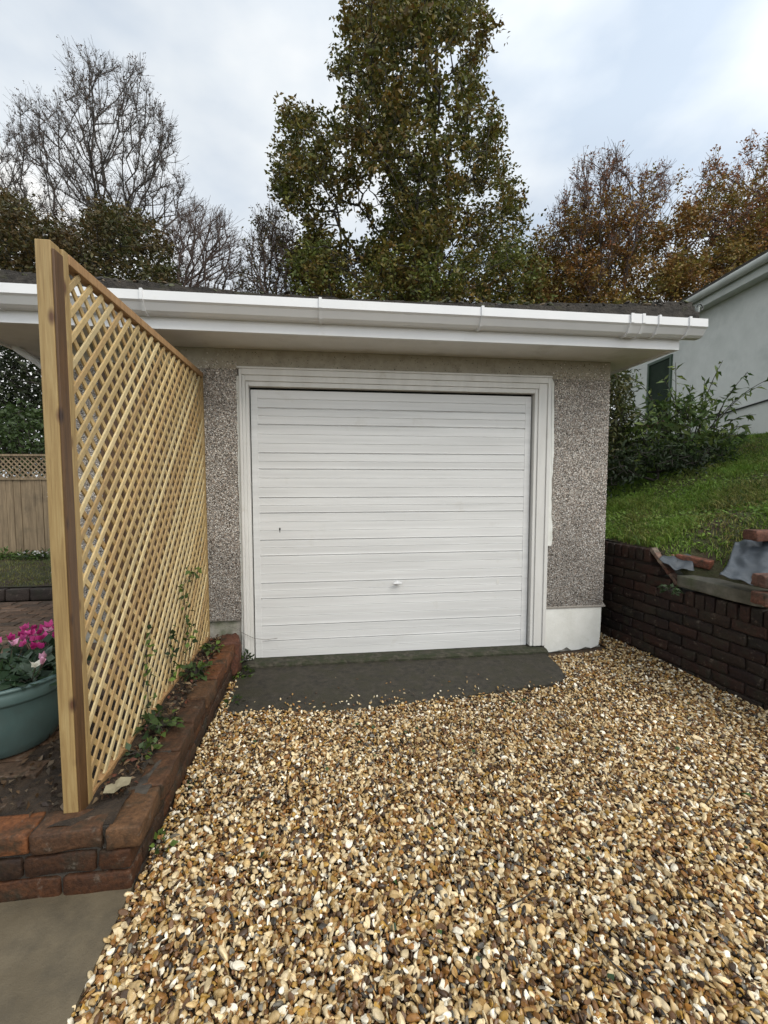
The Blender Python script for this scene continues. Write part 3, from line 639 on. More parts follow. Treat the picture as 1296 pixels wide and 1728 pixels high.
c_ = at(1292, 903, 2.80); loose(c_, rotw + 1.35, (0, .0), 'brown brick weighing down the top of the large grey sheet')
c_ = at(1312, 980, 2.42); loose(c_, rotw + 1.3, (0, 0), 'brick end resting on the far end of the coping block', cols=[(.14, .07, .05)])
c_ = at(1312, 1010, 2.38); loose(c_, rotw + 1.3, (0, 0), 'brick lowest at the right edge, on the broken wall top')
pg = MB(); brick(pg, wp(.50, .12, .74), (.12, .10, .05), rotw, 0, [(.28, .14, .10)], .004); pg.build('brick_fragment', M['brick'], col=True, smooth=True, label='pinkish broken brick end under the small crumpled sheet', cat='brick')

# ---------------------------------------------------------------- neighbour's house
A0 = np.array([6.225, 6.10]); A1 = np.array([6.60, 9.60]); hd = (A1-A0)/np.linalg.norm(A1-A0); hn = np.array([hd[1], -hd[0]])   # hn -> +x
HA = [(*hd, 0), (*hn, 0), (0, 0, 1)]
nh = thing('neighbour_house', 'pale grey rendered neighbouring house with grey gutter, up the grass bank', 'house', (6.3, 6.5, 1.8))
def hp(s, t, z_): return (A0[0] + hd[0]*s + hn[0]*t, A0[1] + hd[1]*s + hn[1]*t, z_)
hb = MB(); hb.obox(hp(-1.0, 2.5, 2.8), HA, (4.35, 2.5, 1.42)); hb.build('wall', M['housewall'], nh)
hb = MB(); hb.obox(hp(-1.0, -.09, 4.16), HA, (4.45, .09, .012)); hb.obox(hp(-1.0, -.19, 4.22), HA, (4.45, .011, .085)); hb.build('fascia', M['greytrim'], nh)
hb = MB(); hb.tube([hp(3.45, -.26, 4.30), hp(-5.4, -.26, 4.30)], .058, 12); hb.build('gutter', M['greytrim'], nh, smooth=True)
hb = MB(); rv = [hp(3.55, -.30, 4.33), hp(-5.5, -.30, 4.33), hp(-5.5, 2.6, 5.6), hp(3.55, 2.6, 5.6), hp(3.55, 5.3, 4.33), hp(-5.5, 5.3, 4.33)]; rv += [(x, y, z_+.05) for x, y, z_ in rv]
hb.add(rv, [(0, 1, 2, 3), (3, 2, 5, 4), (6, 9, 8, 7), (9, 10, 11, 8), (0, 6, 7, 1), (4, 5, 11, 10), (0, 3, 9, 6), (3, 4, 10, 9), (1, 7, 8, 2), (2, 8, 11, 5)]); hb.build('roof', M['tile'], nh)
# window near the far end, with its sill
def px_s(px): # s along wall for image column
    best = min(np.linspace(-4, 4, 1600), key=lambda s: abs((lambda p: 648 + FPX*((p[0]*math.cos(YAW) - p[1]*math.sin(YAW))/((p[0]*math.sin(YAW) + p[1]*math.cos(YAW))*math.cos(PITCH))))(hp(s, 0, 0)) - px)); return best
s_a, s_b = 1.72, 2.35
wn_ = MB(); wn_.obox(hp((s_a+s_b)/2, -.004, 3.05), HA, ((s_b-s_a)/2, .012, .55)); win = wn_.build('window', M['glass'], nh)
wf = MB()
for (sa_, sb_, za, zb) in ((s_a-.05, s_a, 2.45, 3.65), (s_b, s_b+.05, 2.45, 3.65), (s_a, s_b, 3.60, 3.65), (s_a, s_b, 2.45, 2.50)): wf.obox(hp((sa_+sb_)/2, -.012, (za+zb)/2), HA, ((sb_-sa_)/2, .022, (zb-za)/2))
wf.build('frame', pm('green_window_frame', [(.3, (.03, .06, .035)), (.7, (.04, .07, .04))], 5, .5), win)
ws = MB(); ws.obox(hp((s_a+s_b)/2, -.05, 2.40), HA, ((s_b-s_a)/2+.12, .07, .035)); ws.build('sill', M['redsill'], win)
cbm = MB(); cbm.tube([hp(3.2, -.02, 2.1), hp(.9, -.02, 2.32), hp(-1.2, -.02, 2.5), hp(-3, -.02, 2.6)], .012, 6); cbm.build('cable', M['black'], nh)

# ---------------------------------------------------------------- back-left fence, edging
def cl(lat_px, d, z_): p = at(lat_px, 812, d); return np.array([p[0], p[1], z_])
FA, FB = cl(-420, 6.2, 0), cl(260, 6.2, 0); fd = (FB-FA); fl_ = np.linalg.norm(fd); fd = fd/fl_; fn = np.array([-fd[1], fd[0], 0]); FAx = [fd, fn, (0, 0, 1)]
fe = thing('board_fence', 'weathered vertical board fence with a lattice strip on top, behind the patio', 'fence', (-4.3, 6.75, .2))
fb = MB(); u = 0
while u < fl_:
    w_ = .10; fb.obox(FA + fd*(u+w_/2) + fn*random.uniform(-.006, .006) + np.array([0, 0, .77]), FAx, (w_/2-.003, .008, .55)); u += w_
fb.obox(FA + fd*fl_/2 + fn*.03 + np.array([0, 0, .77]), FAx, (fl_/2, .008, .545))
fb.build('boards', M['fencewood'], fe)
ft = MB(); ft.obox(FA + fd*fl_/2 - fn*.006 + np.array([0, 0, 1.335]), FAx, (fl_/2, .02, .016)); ft.obox(FA + fd*fl_/2 - fn*.006 + np.array([0, 0, 1.655]), FAx, (fl_/2, .02, .014)); ft.build('rails', M['fencewood'], fe)
fl2 = MB(); u = -.2
while u < fl_ + .1:
    for sg in (1, -1):
        c_ = FA + fd*(u + .15) + np.array([0, 0, 1.495]) + fn*(.004*sg); dd = (fd*sg + np.array([0, 0, 1]))/math.sqrt(2); pp = np.cross(fn, dd)
        fl2.obox(c_, [dd, fn, pp], (.205, .003, .009))
    u += .075
fl2.build('lattice_strip', M['fencewood'], fe)
be = thing('brick_edging', 'dark brick edging between the patio and the raised lawn', 'edging', (-3.6, 4.58, .15)); bm_ = MB(); x = -7.0
while x < -1.95:
    brick(bm_, (x+.105, 4.60, .235), (.205, .10, .11), 0, 0, [(.05, .028, .02), (.035, .025, .02)], .003); x += .212
bm_.build('bricks', M['brick'], be, col=True, smooth=True)

# ---------------------------------------------------------------- leaves, twigs, trees
def leafmesh(P, size, up_bias=.3, cols=None, aspect=.55, fold=.25, curl=.2, orient=None):
    """one folded 6-vertex leaf per point"""
    n = len(P); d = rng.normal(size=(n, 3)); d[:, 2] *= .6
    if orient is not None: d = orient + .5*d
    d /= np.linalg.norm(d, axis=1)[:, None]; nr = rng.normal(size=(n, 3)) + np.array([0, 0, up_bias*3]); s_ = np.cross(d, nr); s_ /= np.linalg.norm(s_, axis=1)[:, None] + 1e-9; nn = np.cross(s_, d)
    L_ = (size*rng.uniform(.65, 1.3, n))[:, None]; W_ = L_*aspect*.5
    b0 = P; m1 = P + d*L_*.45 - nn*L_*.02; tip = P + d*L_ - nn*L_*curl
    l1 = m1 + s_*W_ + nn*W_*fold; r1 = m1 - s_*W_ + nn*W_*fold
    v = np.stack([b0, l1, tip, r1, m1], 1).reshape(-1, 3); i = (np.arange(n)*5)[:, None]
    f = np.concatenate([i + np.array([[0, 4, 1]]), i + np.array([[4, 2, 1]]), i + np.array([[0, 3, 4]]), i + np.array([[4, 3, 2]])])
    return v, f, np.repeat(cols, 5, 0)
def palette(n, cols, p, var=.25): cols = np.array(cols); return cols[rng.choice(len(cols), n, p=p)]*rng.uniform(1-var, 1+var, (n, 1))
def inpoly(x, y, poly):
    c = np.zeros(len(x), bool); j = len(poly)-1
    for i in range(len(poly)):
        xi, yi = poly[i]; xj, yj = poly[j]
        c ^= ((yi > y) != (yj > y)) & (x < (xj-xi)*(y-yi)/(yj-yi+1e-9) + xi); j = i
    return c
def sample_poly(poly, n, holes=()):
    P = np.array(poly, float); lo, hi = P.min(0), P.max(0); out_ = np.zeros((0, 2))
    while len(out_) < n:
        q = rng.uniform(lo, hi, (n*2, 2)); k = inpoly(q[:, 0], q[:, 1], poly)
        for (hx_, hy_, rx, ry) in holes: k &= ((q[:, 0]-hx_)/rx)**2 + ((q[:, 1]-hy_)/ry)**2 > 1
        out_ = np.concatenate([out_, q[k]])
    return out_[:n]
def envelope(poly, n, D, depth, holes=(), gap=None):
    """points filling a crown: silhouette from the polygon, rounded front to back"""
    q = sample_poly(poly, n, holes); c = np.array(poly).mean(0); w = np.ptp(np.array(poly)[:, 0])/2
    e_ = np.sqrt(np.clip(1 - ((q[:, 0]-c[0])/(w*1.05))**2, .08, 1))
    P_ = at(q[:, 0], q[:, 1], D + rng.uniform(-1, 1, n)*depth*e_)
    if gap: P_ = P_[vnoise(P_*[1, 1, 1.3], gap[0], 12) < gap[1]]
    return P_
def grow(trunk, pts, bf=.35, step=.4, wob=.05, tfrac=.5):
    """connect the points to the trunk as a branching skeleton"""
    nodes = [np.array(p, float) for p in trunk]; par = [-1] + list(range(len(trunk)-1)); pl = [0.0]
    for i in range(1, len(nodes)): pl.append(pl[-1] + np.linalg.norm(nodes[i]-nodes[i-1]))
    cap = len(nodes) + len(pts)*12; X = np.zeros((cap, 3)); X[:len(nodes)] = nodes; PL = np.zeros(cap); PL[:len(nodes)] = pl; n = len(nodes)
    mid = np.array(trunk[int((len(trunk)-1)*tfrac)]); tips = []
    for k in np.argsort(np.linalg.norm(pts - mid, axis=1)):
        p = pts[k]; d = np.linalg.norm(X[:n]-p, axis=1); pen = np.where(X[:n, 2] > p[2] + .3, .5*(X[:n, 2]-p[2]), 0); j = int(np.argmin(d + bf*PL[:n] + pen)); m = max(1, min(10, int(d[j]/step)))
        a = X[j].copy(); prev = j
        for i in range(1, m+1):
            t = i/m; q = a + (p-a)*t + (rng.normal(size=3)*wob*min(1, d[j]) if i < m else 0); q[2] -= .03*d[j]*math.sin(math.pi*t)
            X[n] = q; PL[n] = PL[prev] + d[j]/m; par.append(prev); prev = n; n += 1
        tips.append(n-1)
    return X[:n], np.array(par), np.array(tips)
def skin(X, par, r0, expo=2.55, rmax=.4, k=4, nt_=0, r_tr=None):
    n = len(X); acc = np.zeros(n); child = np.zeros(n, int)
    for i in range(n-1, 0, -1):
        if child[i] == 0: acc[i] = r0**expo
        acc[par[i]] += acc[i]; child[par[i]] += 1
    r = np.minimum(acc**(1/expo), rmax); r[0] = max(r[0], r[1])
    i = np.arange(1, n); a, b = X[par[i]], X[i]; d = b - a; ln = np.linalg.norm(d, axis=1); ok = ln > 1e-4; a, b, d, i, ln = a[ok], b[ok], d[ok], i[ok], ln[ok]
    d /= ln[:, None]; u = np.cross(d, np.where(np.abs(d[:, 2:3]) < .9, [[0, 0, 1.]], [[1., 0, 0]])); u /= np.linalg.norm(u, axis=1)[:, None]; w = np.cross(d, u)
    ra = np.minimum(r[par[i]], r[i]*1.35)[:, None]; rb_ = r[i][:, None]; ring = []
    for t in range(k):
        an = 2*math.pi*t/k; o_ = math.cos(an)*u + math.sin(an)*w; ring.append(a + o_*ra)
    for t in range(k):
        an = 2*math.pi*t/k; o_ = math.cos(an)*u + math.sin(an)*w; ring.append(b + o_*rb_ + d*rb_*.3)
    v = np.stack(ring, 1).reshape(-1, 3); base_ = (np.arange(len(i))*2*k)[:, None]
    f = np.concatenate([base_ + np.array([[t, (t+1) % k, k+(t+1) % k, k+t]]) for t in range(k)])
    return v, f
def trunk_line(x, y, z0, z1, n=8, wob=.12, lean=(0, 0)):
    t = np.linspace(0, 1, n); return [np.array([x + lean[0]*q + rng.normal()*wob*(q > 0), y + lean[1]*q + rng.normal()*wob*(q > 0), z0 + (z1-z0)*q]) for q in t]
def tree(name, label, px, D, ztop, poly, npts, depth, leaves, bark, holes=(), r0=.007, bf=.35, wob=.05, scat=.16, group=None, extra_twigs=0, topbare=None, step=.4, cat='tree', k=4, zb=-.1, lean=(0, 0), px_top=None, gap=None, tfrac=.5):
    b = at(px, 812, D); bt = at(px if px_top is None else px_top, 812, D); tl = trunk_line(b[0], b[1], zb, ztop, 9, .10, (bt[0]-b[0], bt[1]-b[1]))
    root = thing(name, label, cat, (b[0], b[1], zb), group)
    P_ = envelope(poly, npts, D, depth, holes, gap); P_ = P_[P_[:, 2] > zb + .3]; X, par, tips = grow(tl, P_, bf, step, wob, tfrac)
    if extra_twigs:       # fine side twigs
        src = rng.choice(np.arange(9, len(X)), extra_twigs); dn = X[src] - X[par[src]]; dn /= np.linalg.norm(dn, axis=1)[:, None] + 1e-6
        q = dn*.9 + rng.normal(size=(extra_twigs, 3))*.5 + [0, 0, .45]; q /= np.linalg.norm(q, axis=1)[:, None]; ln = rng.uniform(.15, .60, extra_twigs)*min(1, D/12)
        m1 = X[src] + q*ln[:, None]*.5; m2 = X[src] + q*ln[:, None] + rng.normal(size=q.shape)*.03; nx_ = len(X); ne = extra_twigs
        X = np.concatenate([X, m1, m2]); par = np.concatenate([par, src, nx_ + np.arange(ne)])
    v, f = skin(X, par, r0, k=k); mesh('trunk', v, f, bark, root, smooth=True)
    if leaves:
        per, size, cols, pr, cf = leaves; base_ = X[9:]
        if gap: base_ = base_[vnoise(base_, gap[0]*1.6, 31) + rng.normal(0, .15, len(base_)) < gap[1]+.05]
        if topbare is not None:
            keep = rng.uniform(0, 1, len(base_)) < topbare(base_); base_ = base_[keep]
        n = int(len(base_)*per); n = n//4*4; src = base_[rng.integers(0, len(base_), n//4)]; P2_ = np.repeat(src + rng.normal(size=(n//4, 3))*scat, 4, 0) + rng.normal(size=(n, 3))*size*.38
        nz = vnoise(P2_, .9, 5)*.6 + vnoise(P2_, 2.5, 6)*.5; c = cf(P2_, nz, n)
        v, f, cc_ = leafmesh(P2_, size, .15, c); mesh('crown', v, f, M['leaf'], root, col=cc_)
    return root
def blend(g, o_, wn=1.0, off=0):
    g = np.array(g); o_ = np.array(o_)
    def fn_(P_, nz, n):
        t = np.clip(.5 + wn*nz + off + rng.normal(0, .28, n), 0, 1)[:, None]; a = g[rng.integers(0, len(g), n)]; b = o_[rng.integers(0, len(o_), n)]
        return (a*(1-t) + b*t)*rng.uniform(.7, 1.3, (n, 1))
    return fn_
GO = [(.090, .102, .018), (.066, .080, .016), (.125, .130, .022), (.045, .056, .013)]; OO = [(.19, .105, .022), (.15, .095, .022), (.12, .065, .018), (.21, .15, .03)]
oakpoly = [(600, -60), (800, -60), (826, 30), (818, 85), (800, 110), (812, 150), (848, 205), (842, 260), (862, 300), (886, 345), (884, 400), (905, 440), (918, 520), (500, 520), (498, 420), (520, 380), (500, 355), (470, 330), (462, 262), (478, 190), (500, 182), (560, 190), (578, 150), (556, 118), (580, 70)]
tree('oak_tree', 'tall olive and russet oak in leaf directly behind the garage', 712, 16, 15.5, oakpoly, 2300, 3.6, (50, .15, None, None, blend(GO, OO, .55, -.22)), M['bark'],
     holes=[(587, 392, 40, 30), (540, 330, 12, 16), (832, 330, 14, 10), (690, 100, 30, 14), (520, 130, 30, 60), (850, 120, 30, 80), (745, 205, 20, 24), (600, 290, 9, 12), (648, 372, 9, 14), (556, 215, 8, 14), (772, 425, 16, 16), (520, 260, 8, 12), (760, 150, 14, 10), (640, 190, 10, 14), (705, 160, 10, 8), (560, 300, 8, 8), (800, 235, 14, 12)], r0=.013, bf=.3, scat=.16, px_top=735, gap=(.95, .21))
lowpoly = [(495, 520), (492, 425), (520, 405), (560, 410), (590, 440), (640, 425), (700, 450), (760, 440), (820, 430), (870, 400), (915, 440), (925, 520)]
tree('low_oak_tree', 'lower olive green bushy tree filling in below the tall oak', 700, 14.5, 6.0, lowpoly, 800, 2.2, (36, .11, None, None, blend([(.12, .14, .026), (.085, .11, .022)], OO, .8, -.2)), M['bark'], r0=.008, scat=.16, gap=(1.3, .3))
# orange beech-like trees on the right
bp = [(900, 420), (918, 385), (955, 370), (975, 300), (1000, 330), (1015, 272), (1040, 320), (1070, 345), (1100, 320), (1135, 292), (1145, 345), (1170, 350), (1195, 325), (1215, 275), (1235, 325), (1265, 310), (1290, 255), (1400, 260), (1400, 560), (905, 560)]
zlo, zhi = at(1060, 445, 17)[2], at(1060, 376, 17)[2]
BO = [(.26, .12, .032), (.21, .105, .030), (.16, .075, .024), (.27, .165, .04)]; BG = [(.18, .15, .03), (.12, .12, .026), (.22, .18, .035)]
tree('beech_tree', 'rusty orange and olive leafed tree behind the right end of the garage roof', 1060, 17, 7.5, bp, 1250, 2.6, (34, .105, None, None, blend(BG, BO, .9, .1)), M['paletwig'], r0=.0055, scat=.15, bf=.45, wob=.05, tfrac=.15, extra_twigs=1500, topbare=lambda b: np.clip((zhi - b[:, 2] + .7*vnoise(b, .9, 4) + .25*np.clip(b[:, 0] - 11, 0, 6))/(zhi - zlo), .03, 1))
tw = [(925, 430), (935, 360), (960, 320), (975, 275), (1010, 255), (1040, 262), (1060, 300), (1095, 290), (1135, 280), (1130, 340), (1100, 370), (1060, 410), (980, 440)]
tree('bare_tree', 'nearly bare twiggy tree rising above the rusty foliage, left of two', 1030, 16, 6.0, tw, 200, 1.5, (.9, .08, None, None, blend([(.14, .08, .05)], [(.26, .11, .05)], .5)), M['paletwig'], r0=.0045, extra_twigs=2200, bf=.75, scat=.06, wob=.04, tfrac=.1, group='bare trees')
tw = [(1150, 400), (1160, 350), (1180, 310), (1200, 260), (1225, 300), (1255, 255), (1290, 240), (1340, 240), (1400, 300), (1400, 420)]
tree('bare_tree', 'nearly bare twiggy tree at the right edge above the neighbour roof', 1270, 16.5, 6.0, tw, 200, 1.5, (1.6, .09, None, None, blend([(.20, .09, .04)], [(.30, .12, .04)], .5)), M['paletwig'], r0=.0045, extra_twigs=2000, bf=.75, scat=.08, wob=.04, tfrac=.1, group='bare trees')
# left group
ev = [(-140, 520), (-140, 330), (-40, 325), (0, 330), (40, 345), (90, 380), (130, 395), (165, 345), (185, 345), (215, 365), (235, 362), (262, 385), (288, 405), (292, 440), (300, 470), (298, 520)]
EG = [(.050, .060, .018), (.038, .048, .016), (.075, .078, .022)]; EO = [(.11, .07, .022), (.09, .055, .02)]
tree('evergreen_tree', 'dark brownish green tree crown behind the left end of the garage roof', 130, 15, 6.2, ev, 1300, 2.2, (38, .12, None, None, blend(EG, EO, .7, .0)), M['bark'], r0=.008, scat=.16, zb=0, gap=(1.3, .6))
bt1 = [(-150, 420), (-150, 250), (-40, 240), (5, 250), (25, 185), (60, 165), (100, 175), (118, 160), (112, 100), (140, 92), (175, 105), (205, 120), (245, 118), (250, 150), (290, 215), (300, 265), (305, 310), (345, 370), (300, 385), (200, 400), (100, 420), (0, 420)]
tree('bare_tree', 'large bare winter tree with dark limbs at the upper left', 170, 18, 9.0, bt1, 900, 2.6, (.8, .06, None, None, blend([(.07, .05, .04)], [(.11, .07, .05)], .5)), M['midbark'], r0=.0036, extra_twigs=12000, bf=.65, tfrac=.3, scat=.05, wob=.045, group='bare trees', px_top=190)
bt2 = [(288, 500), (282, 400), (300, 370), (330, 350), (365, 365), (390, 385), (405, 440), (412, 500)]
tree('bare_tree', 'small bare spreading tree just right of the dark evergreen', 300, 15.5, 5.2, bt2, 330, 1.0, None, M['paletwig'], r0=.0042, extra_twigs=2600, bf=.65, wob=.04, tfrac=.2, group='bare trees', px_top=310)
bt3 = [(405, 520), (412, 440), (430, 385), (455, 362), (480, 380), (500, 400), (510, 520)]
tree('bare_tree', 'small bare tree with a few leaves, at the left foot of the oak', 465, 15, 5.6, bt3, 220, .9, (1.3, .08, None, None, blend([(.08, .08, .035)], [(.12, .08, .04)], .5)), M['paletwig'], r0=.0042, extra_twigs=1800, bf=.65, wob=.04, tfrac=.2, scat=.08, group='bare trees')
# seen under the eaves at far left
tree('dark_tree', 'dark dense tree behind the board fence at the left edge', -20, 9, 3.2, [(-160, 780), (-160, 540), (90, 540), (180, 640), (180, 780)], 620, 1.3, (34, .085, None, None, blend([(.018, .028, .012), (.012, .02, .009)], [(.035, .045, .015)], .6)), M['bark'], r0=.008, scat=.16)
tree('laurel_bush', 'leafy green bush rising just above the lattice of the board fence', 40, 7.2, 1.6, [(-120, 800), (-120, 690), (-20, 700), (40, 690), (110, 720), (160, 800)], 260, .5, (22, .07, None, None, blend([(.05, .085, .02), (.07, .11, .03)], [(.03, .05, .015)], .6)), M['bark'], r0=.005, scat=.10, cat='bush')

# ---------------------------------------------------------------- shrubs by the neighbour's wall
def shrub(name, label, px, D, poly, npts, depth, per, size, cols1, cols2, cat='shrub', scat=.06, zt=1.0, zb=1.0, r0=.004, shoots=(), seed=0, spray=14):
    b = at(px, 812, D); root = thing(name, label, cat, (b[0], b[1], zb)); tl = trunk_line(b[0], b[1], zb-.1, zb + zt, 4, .02)
    P_ = envelope(poly, npts, D, depth); X, par, tips = grow(tl, P_, .3, .15, .02); vs = []; fs = []; base_ = list(X[4:])
    v, f = skin(X, par, r0); m0 = MB(); m0.add(v, f.tolist())
    LP = [X[4:][rng.integers(0, max(1, len(X)-4), int(per*len(X)))] + rng.normal(size=(int(per*len(X)), 3))*scat]
    LO = [rng.normal(size=(len(LP[0]), 3))*.7 + [0, 0, -.3]]
    for (ax, ay, bx, by, dd) in shoots:     # arching shoots with paired drooping leaves
        a = at(ax, ay, D); e_ = at(bx, by, D + dd); t = np.linspace(0, 1, 9)[:, None]; q = a + (e_-a)*t; q[:, 2] += .10*np.sin(np.pi*t[:, 0])
        m0.tube(q, np.linspace(.007, .0025, 9), 5); u = rng.uniform(.25, 1, spray); pp = a + (e_-a)*u[:, None]; pp[:, 2] += .10*np.sin(np.pi*u)
        LP.append(pp); dirn = (e_-a)/np.linalg.norm(e_-a); LO.append(dirn*.7 + rng.normal(size=(spray, 3))*.5 + [0, 0, -.4])
    m0.build('stems', M['bark'], root, smooth=True); LP = np.concatenate(LP); LO = np.concatenate(LO); c = blend(cols1, cols2, .7)(LP, vnoise(LP, 4, 2), len(LP))
    v, f, cc_ = leafmesh(LP, size, .3, c, .32, .2, .3, LO); mesh('leaves', v, f, M['leaf'], root, col=cc_)
    return root
SG1 = [(.052, .095, .024), (.07, .115, .03), (.036, .065, .018)]; SG2 = [(.15, .19, .036), (.10, .14, .032)]
shrub('buddleia_shrub', 'sprawling dark green shrub with long arching leafy shoots against the neighbour wall', 1150, 5.3, [(1030, 790), (1050, 720), (1090, 690), (1130, 670), (1170, 672), (1205, 690), (1225, 720), (1240, 750), (1230, 768), (1120, 790)], 210, .42, 8, .10, SG1, SG2, zt=.35, zb=1.45,
      shoots=[(1130, 740, 1072, 640, .1), (1140, 730, 1140, 612, 0), (1150, 740, 1085, 668, -.2), (1170, 740, 1220, 608, 0), (1180, 740, 1190, 640, .2), (1190, 745, 1262, 628, -.1), (1190, 740, 1285, 650, .1), (1180, 745, 1296, 640, -.3), (1200, 745, 1276, 700, 0), (1200, 752, 1268, 722, .2), (1195, 755, 1255, 740, -.1), (1160, 730, 1165, 650, .1), (1120, 740, 1050, 690, .1), (1110, 760, 1040, 720, 0), (1150, 735, 1120, 640, -.1), (1200, 740, 1240, 655, 0), (1170, 740, 1205, 665, -.2)])
shrub('hedge_bush', 'dark leafy hedge bush tight against the right side of the garage', 1035, 5.6, [(1000, 830), (1000, 620), (1045, 615), (1056, 640), (1058, 720), (1070, 790), (1050, 830)], 260, .5, 22, .07, [(.02, .034, .012), (.03, .045, .015)], [(.09, .085, .02), (.05, .06, .018)], 'hedge', .07, .8, .9)
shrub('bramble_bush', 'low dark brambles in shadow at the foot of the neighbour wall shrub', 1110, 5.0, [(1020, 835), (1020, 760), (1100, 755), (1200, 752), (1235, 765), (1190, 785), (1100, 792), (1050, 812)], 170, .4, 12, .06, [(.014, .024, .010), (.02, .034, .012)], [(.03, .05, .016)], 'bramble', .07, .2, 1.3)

# ---------------------------------------------------------------- grass
def blades(P_, h, w, cols, lean=.5):
    n = len(P_); a = rng.uniform(0, 2*np.pi, n); s_ = np.stack([np.cos(a), np.sin(a), 0*a], -1)*(w*rng.uniform(.6, 1.3, n))[:, None]
    H__ = (h*rng.uniform(.4, 1.3, n))[:, None]; ld = rng.normal(size=(n, 3))*lean; ld[:, 2] = 0
    m1 = P_ + (np.array([0, 0, 1]) + ld*.35)*H__*.55; tp_ = P_ + (np.array([0, 0, .85]) + ld)*H__
    v = np.stack([P_ - s_, P_ + s_, m1 + s_*.8, m1 - s_*.8, tp_], 1).reshape(-1, 3); i = (np.arange(n)*5)[:, None]
    f = np.concatenate([i + np.array([[0, 1, 2]]), i + np.array([[0, 2, 3]]), i + np.array([[3, 2, 4]])]); return v, f, np.repeat(cols, 5, 0)
GC1 = [(.145, .26, .030), (.11, .215, .026), (.20, .31, .044)]; GC2 = [(.20, .21, .05), (.27, .235, .08), (.04, .075, .016)]
n = 170000; tt = rng.beta(1.0, 1.9, n)*5.2 + .06; ss = rng.uniform(-3.6, 1.6, n); x = WA[0] + ss*WD[0] + tt*WN[0]; y = WA[1] + ss*WD[1] + tt*WN[1]
ok = ~((ss > .6) & (tt < .22)) & (x > 2.2) & ~((ss > .45) & (tt < .75) & (rng.uniform(size=n) < .45)); x, y = x[ok], y[ok]; P_ = np.stack([x, y, bank_z(x, y) - .004], -1)
hh = .042*(1 + .9*np.clip(vnoise(P_*[1, 1, 0], 3.2, 8), -.6, 1.2))
v, f, c = blades(P_, hh, .0032, blend(GC1, GC2, .9, -.1)(P_, vnoise(P_, 2.5, 3), len(P_)), .8)
nl = 34000; li = rng.integers(0, len(P_), nl); Q = P_[li] + [0, 0, .012]; lv, lf, lc = leafmesh(Q, .026, .9, blend([(.10, .19, .028)], [(.17, .26, .045)], .8)(Q, vnoise(Q, 3, 2), nl), .75, .1, .1)
mesh('grass', np.concatenate([v, lv]), np.concatenate([f, lf + len(v)]), M['leaf'], col=np.concatenate([c, lc]), kind='stuff', label='rough green grass and clover on the sloping bank', cat='grass')
n = 16000; x = rng.uniform(-7, -2.2, n); y = 4.66 + rng.beta(1, 1.3, n)*2.3; P_ = np.stack([x, y, 0*x + .298], -1)
v, f, c = blades(P_, .03, .003, blend([(.11, .14, .03)], [(.20, .19, .06)], .8)(P_, vnoise(P_, 3, 3), n), .8)
mesh('lawn_grass', v, f, M['leaf'], col=c, kind='stuff', label='short yellowish lawn grass behind the patio', cat='grass')
# border plants in front of the fence
def petals(P_, fs, c, root, ori=None):
    v, f, cc_ = leafmesh(P_, fs, .1, np.repeat(c, len(P_), 0), .75, .3, -.12, ori); mesh('flower', v, f, M['petal'], root, col=cc_)
def tuft(name, label, c_, rad, n, size, cols1, cols2, cat='plant', asp=.4, up=.7, flower=None, grp=None, zsc=.8):
    """a small leafy plant: leaves spraying from a centre"""
    c_ = np.array(c_, float); root = thing(name, label, cat, tuple(c_), grp); d = rng.normal(size=(n, 3)); d[:, 2] = np.abs(d[:, 2])*up; d /= np.linalg.norm(d, axis=1)[:, None]
    P_ = c_ + d*rad*rng.uniform(.1, 1, (n, 1))**.7*[1, 1, zsc]; v, f, cc_ = leafmesh(P_, size, .6, blend(cols1, cols2, .6)(P_, vnoise(P_, 9, 2), n), asp, .2, .3, d*1.2); mesh('leaves', v, f, M['leaf'], root, col=cc_)
    sm_ = MB()
    for q in P_[:min(n, 26)]: sm_.tube([c_ - [0, 0, .01], (c_+q)/2 + [0, 0, .1*rad], q], .0012 + rad*.004, 4)
    sm_.build('stems', M['bark'], root)
    if flower:
        nf, fs, fc = flower; P2_ = c_ + np.stack([rng.uniform(-1, 1, nf)*rad*.8, rng.uniform(-1, 1, nf)*rad*.8, rng.uniform(.5, .95, nf)*rad*zsc], -1); PP_ = np.repeat(P2_, 5, 0) + rng.normal(size=(nf*5, 3))*fs*.1
        [petals(PP_[q_*5:q_*5+5], fs, palette(1, fc, None, .15), root) for q_ in range(nf)]
    return root
M['petal'] = vmat('flower_petals', .5, .3, var=.1, trans=.3)
DG = [(.03, .055, .02), (.022, .04, .015)]; LG = [(.09, .15, .03), (.07, .12, .025)]
for i, (px, py, d_, rd) in enumerate([(-60, 965, 5.9, .22), (12, 955, 5.8, .17), (45, 960, 5.75, .14), (75, 960, 5.75, .16), (125, 962, 5.8, .2)]):
    p = at(px, 975, d_); p[2] = .29
    tuft('border_plant', ['light green border plant left of the frame edge', 'bright green border plant below the fence boards at the far left', 'small dark border plant with white flowers in front of the fence', 'border plant with pale flowers beside the trellis post', 'border plant seen through the trellis'][i], p, rd, 220, .05, DG if i > 1 else LG, LG, grp='border plants in front of the fence', flower=(9, .022, [(.7, .7, .68)]) if i in (2, 3) else None)

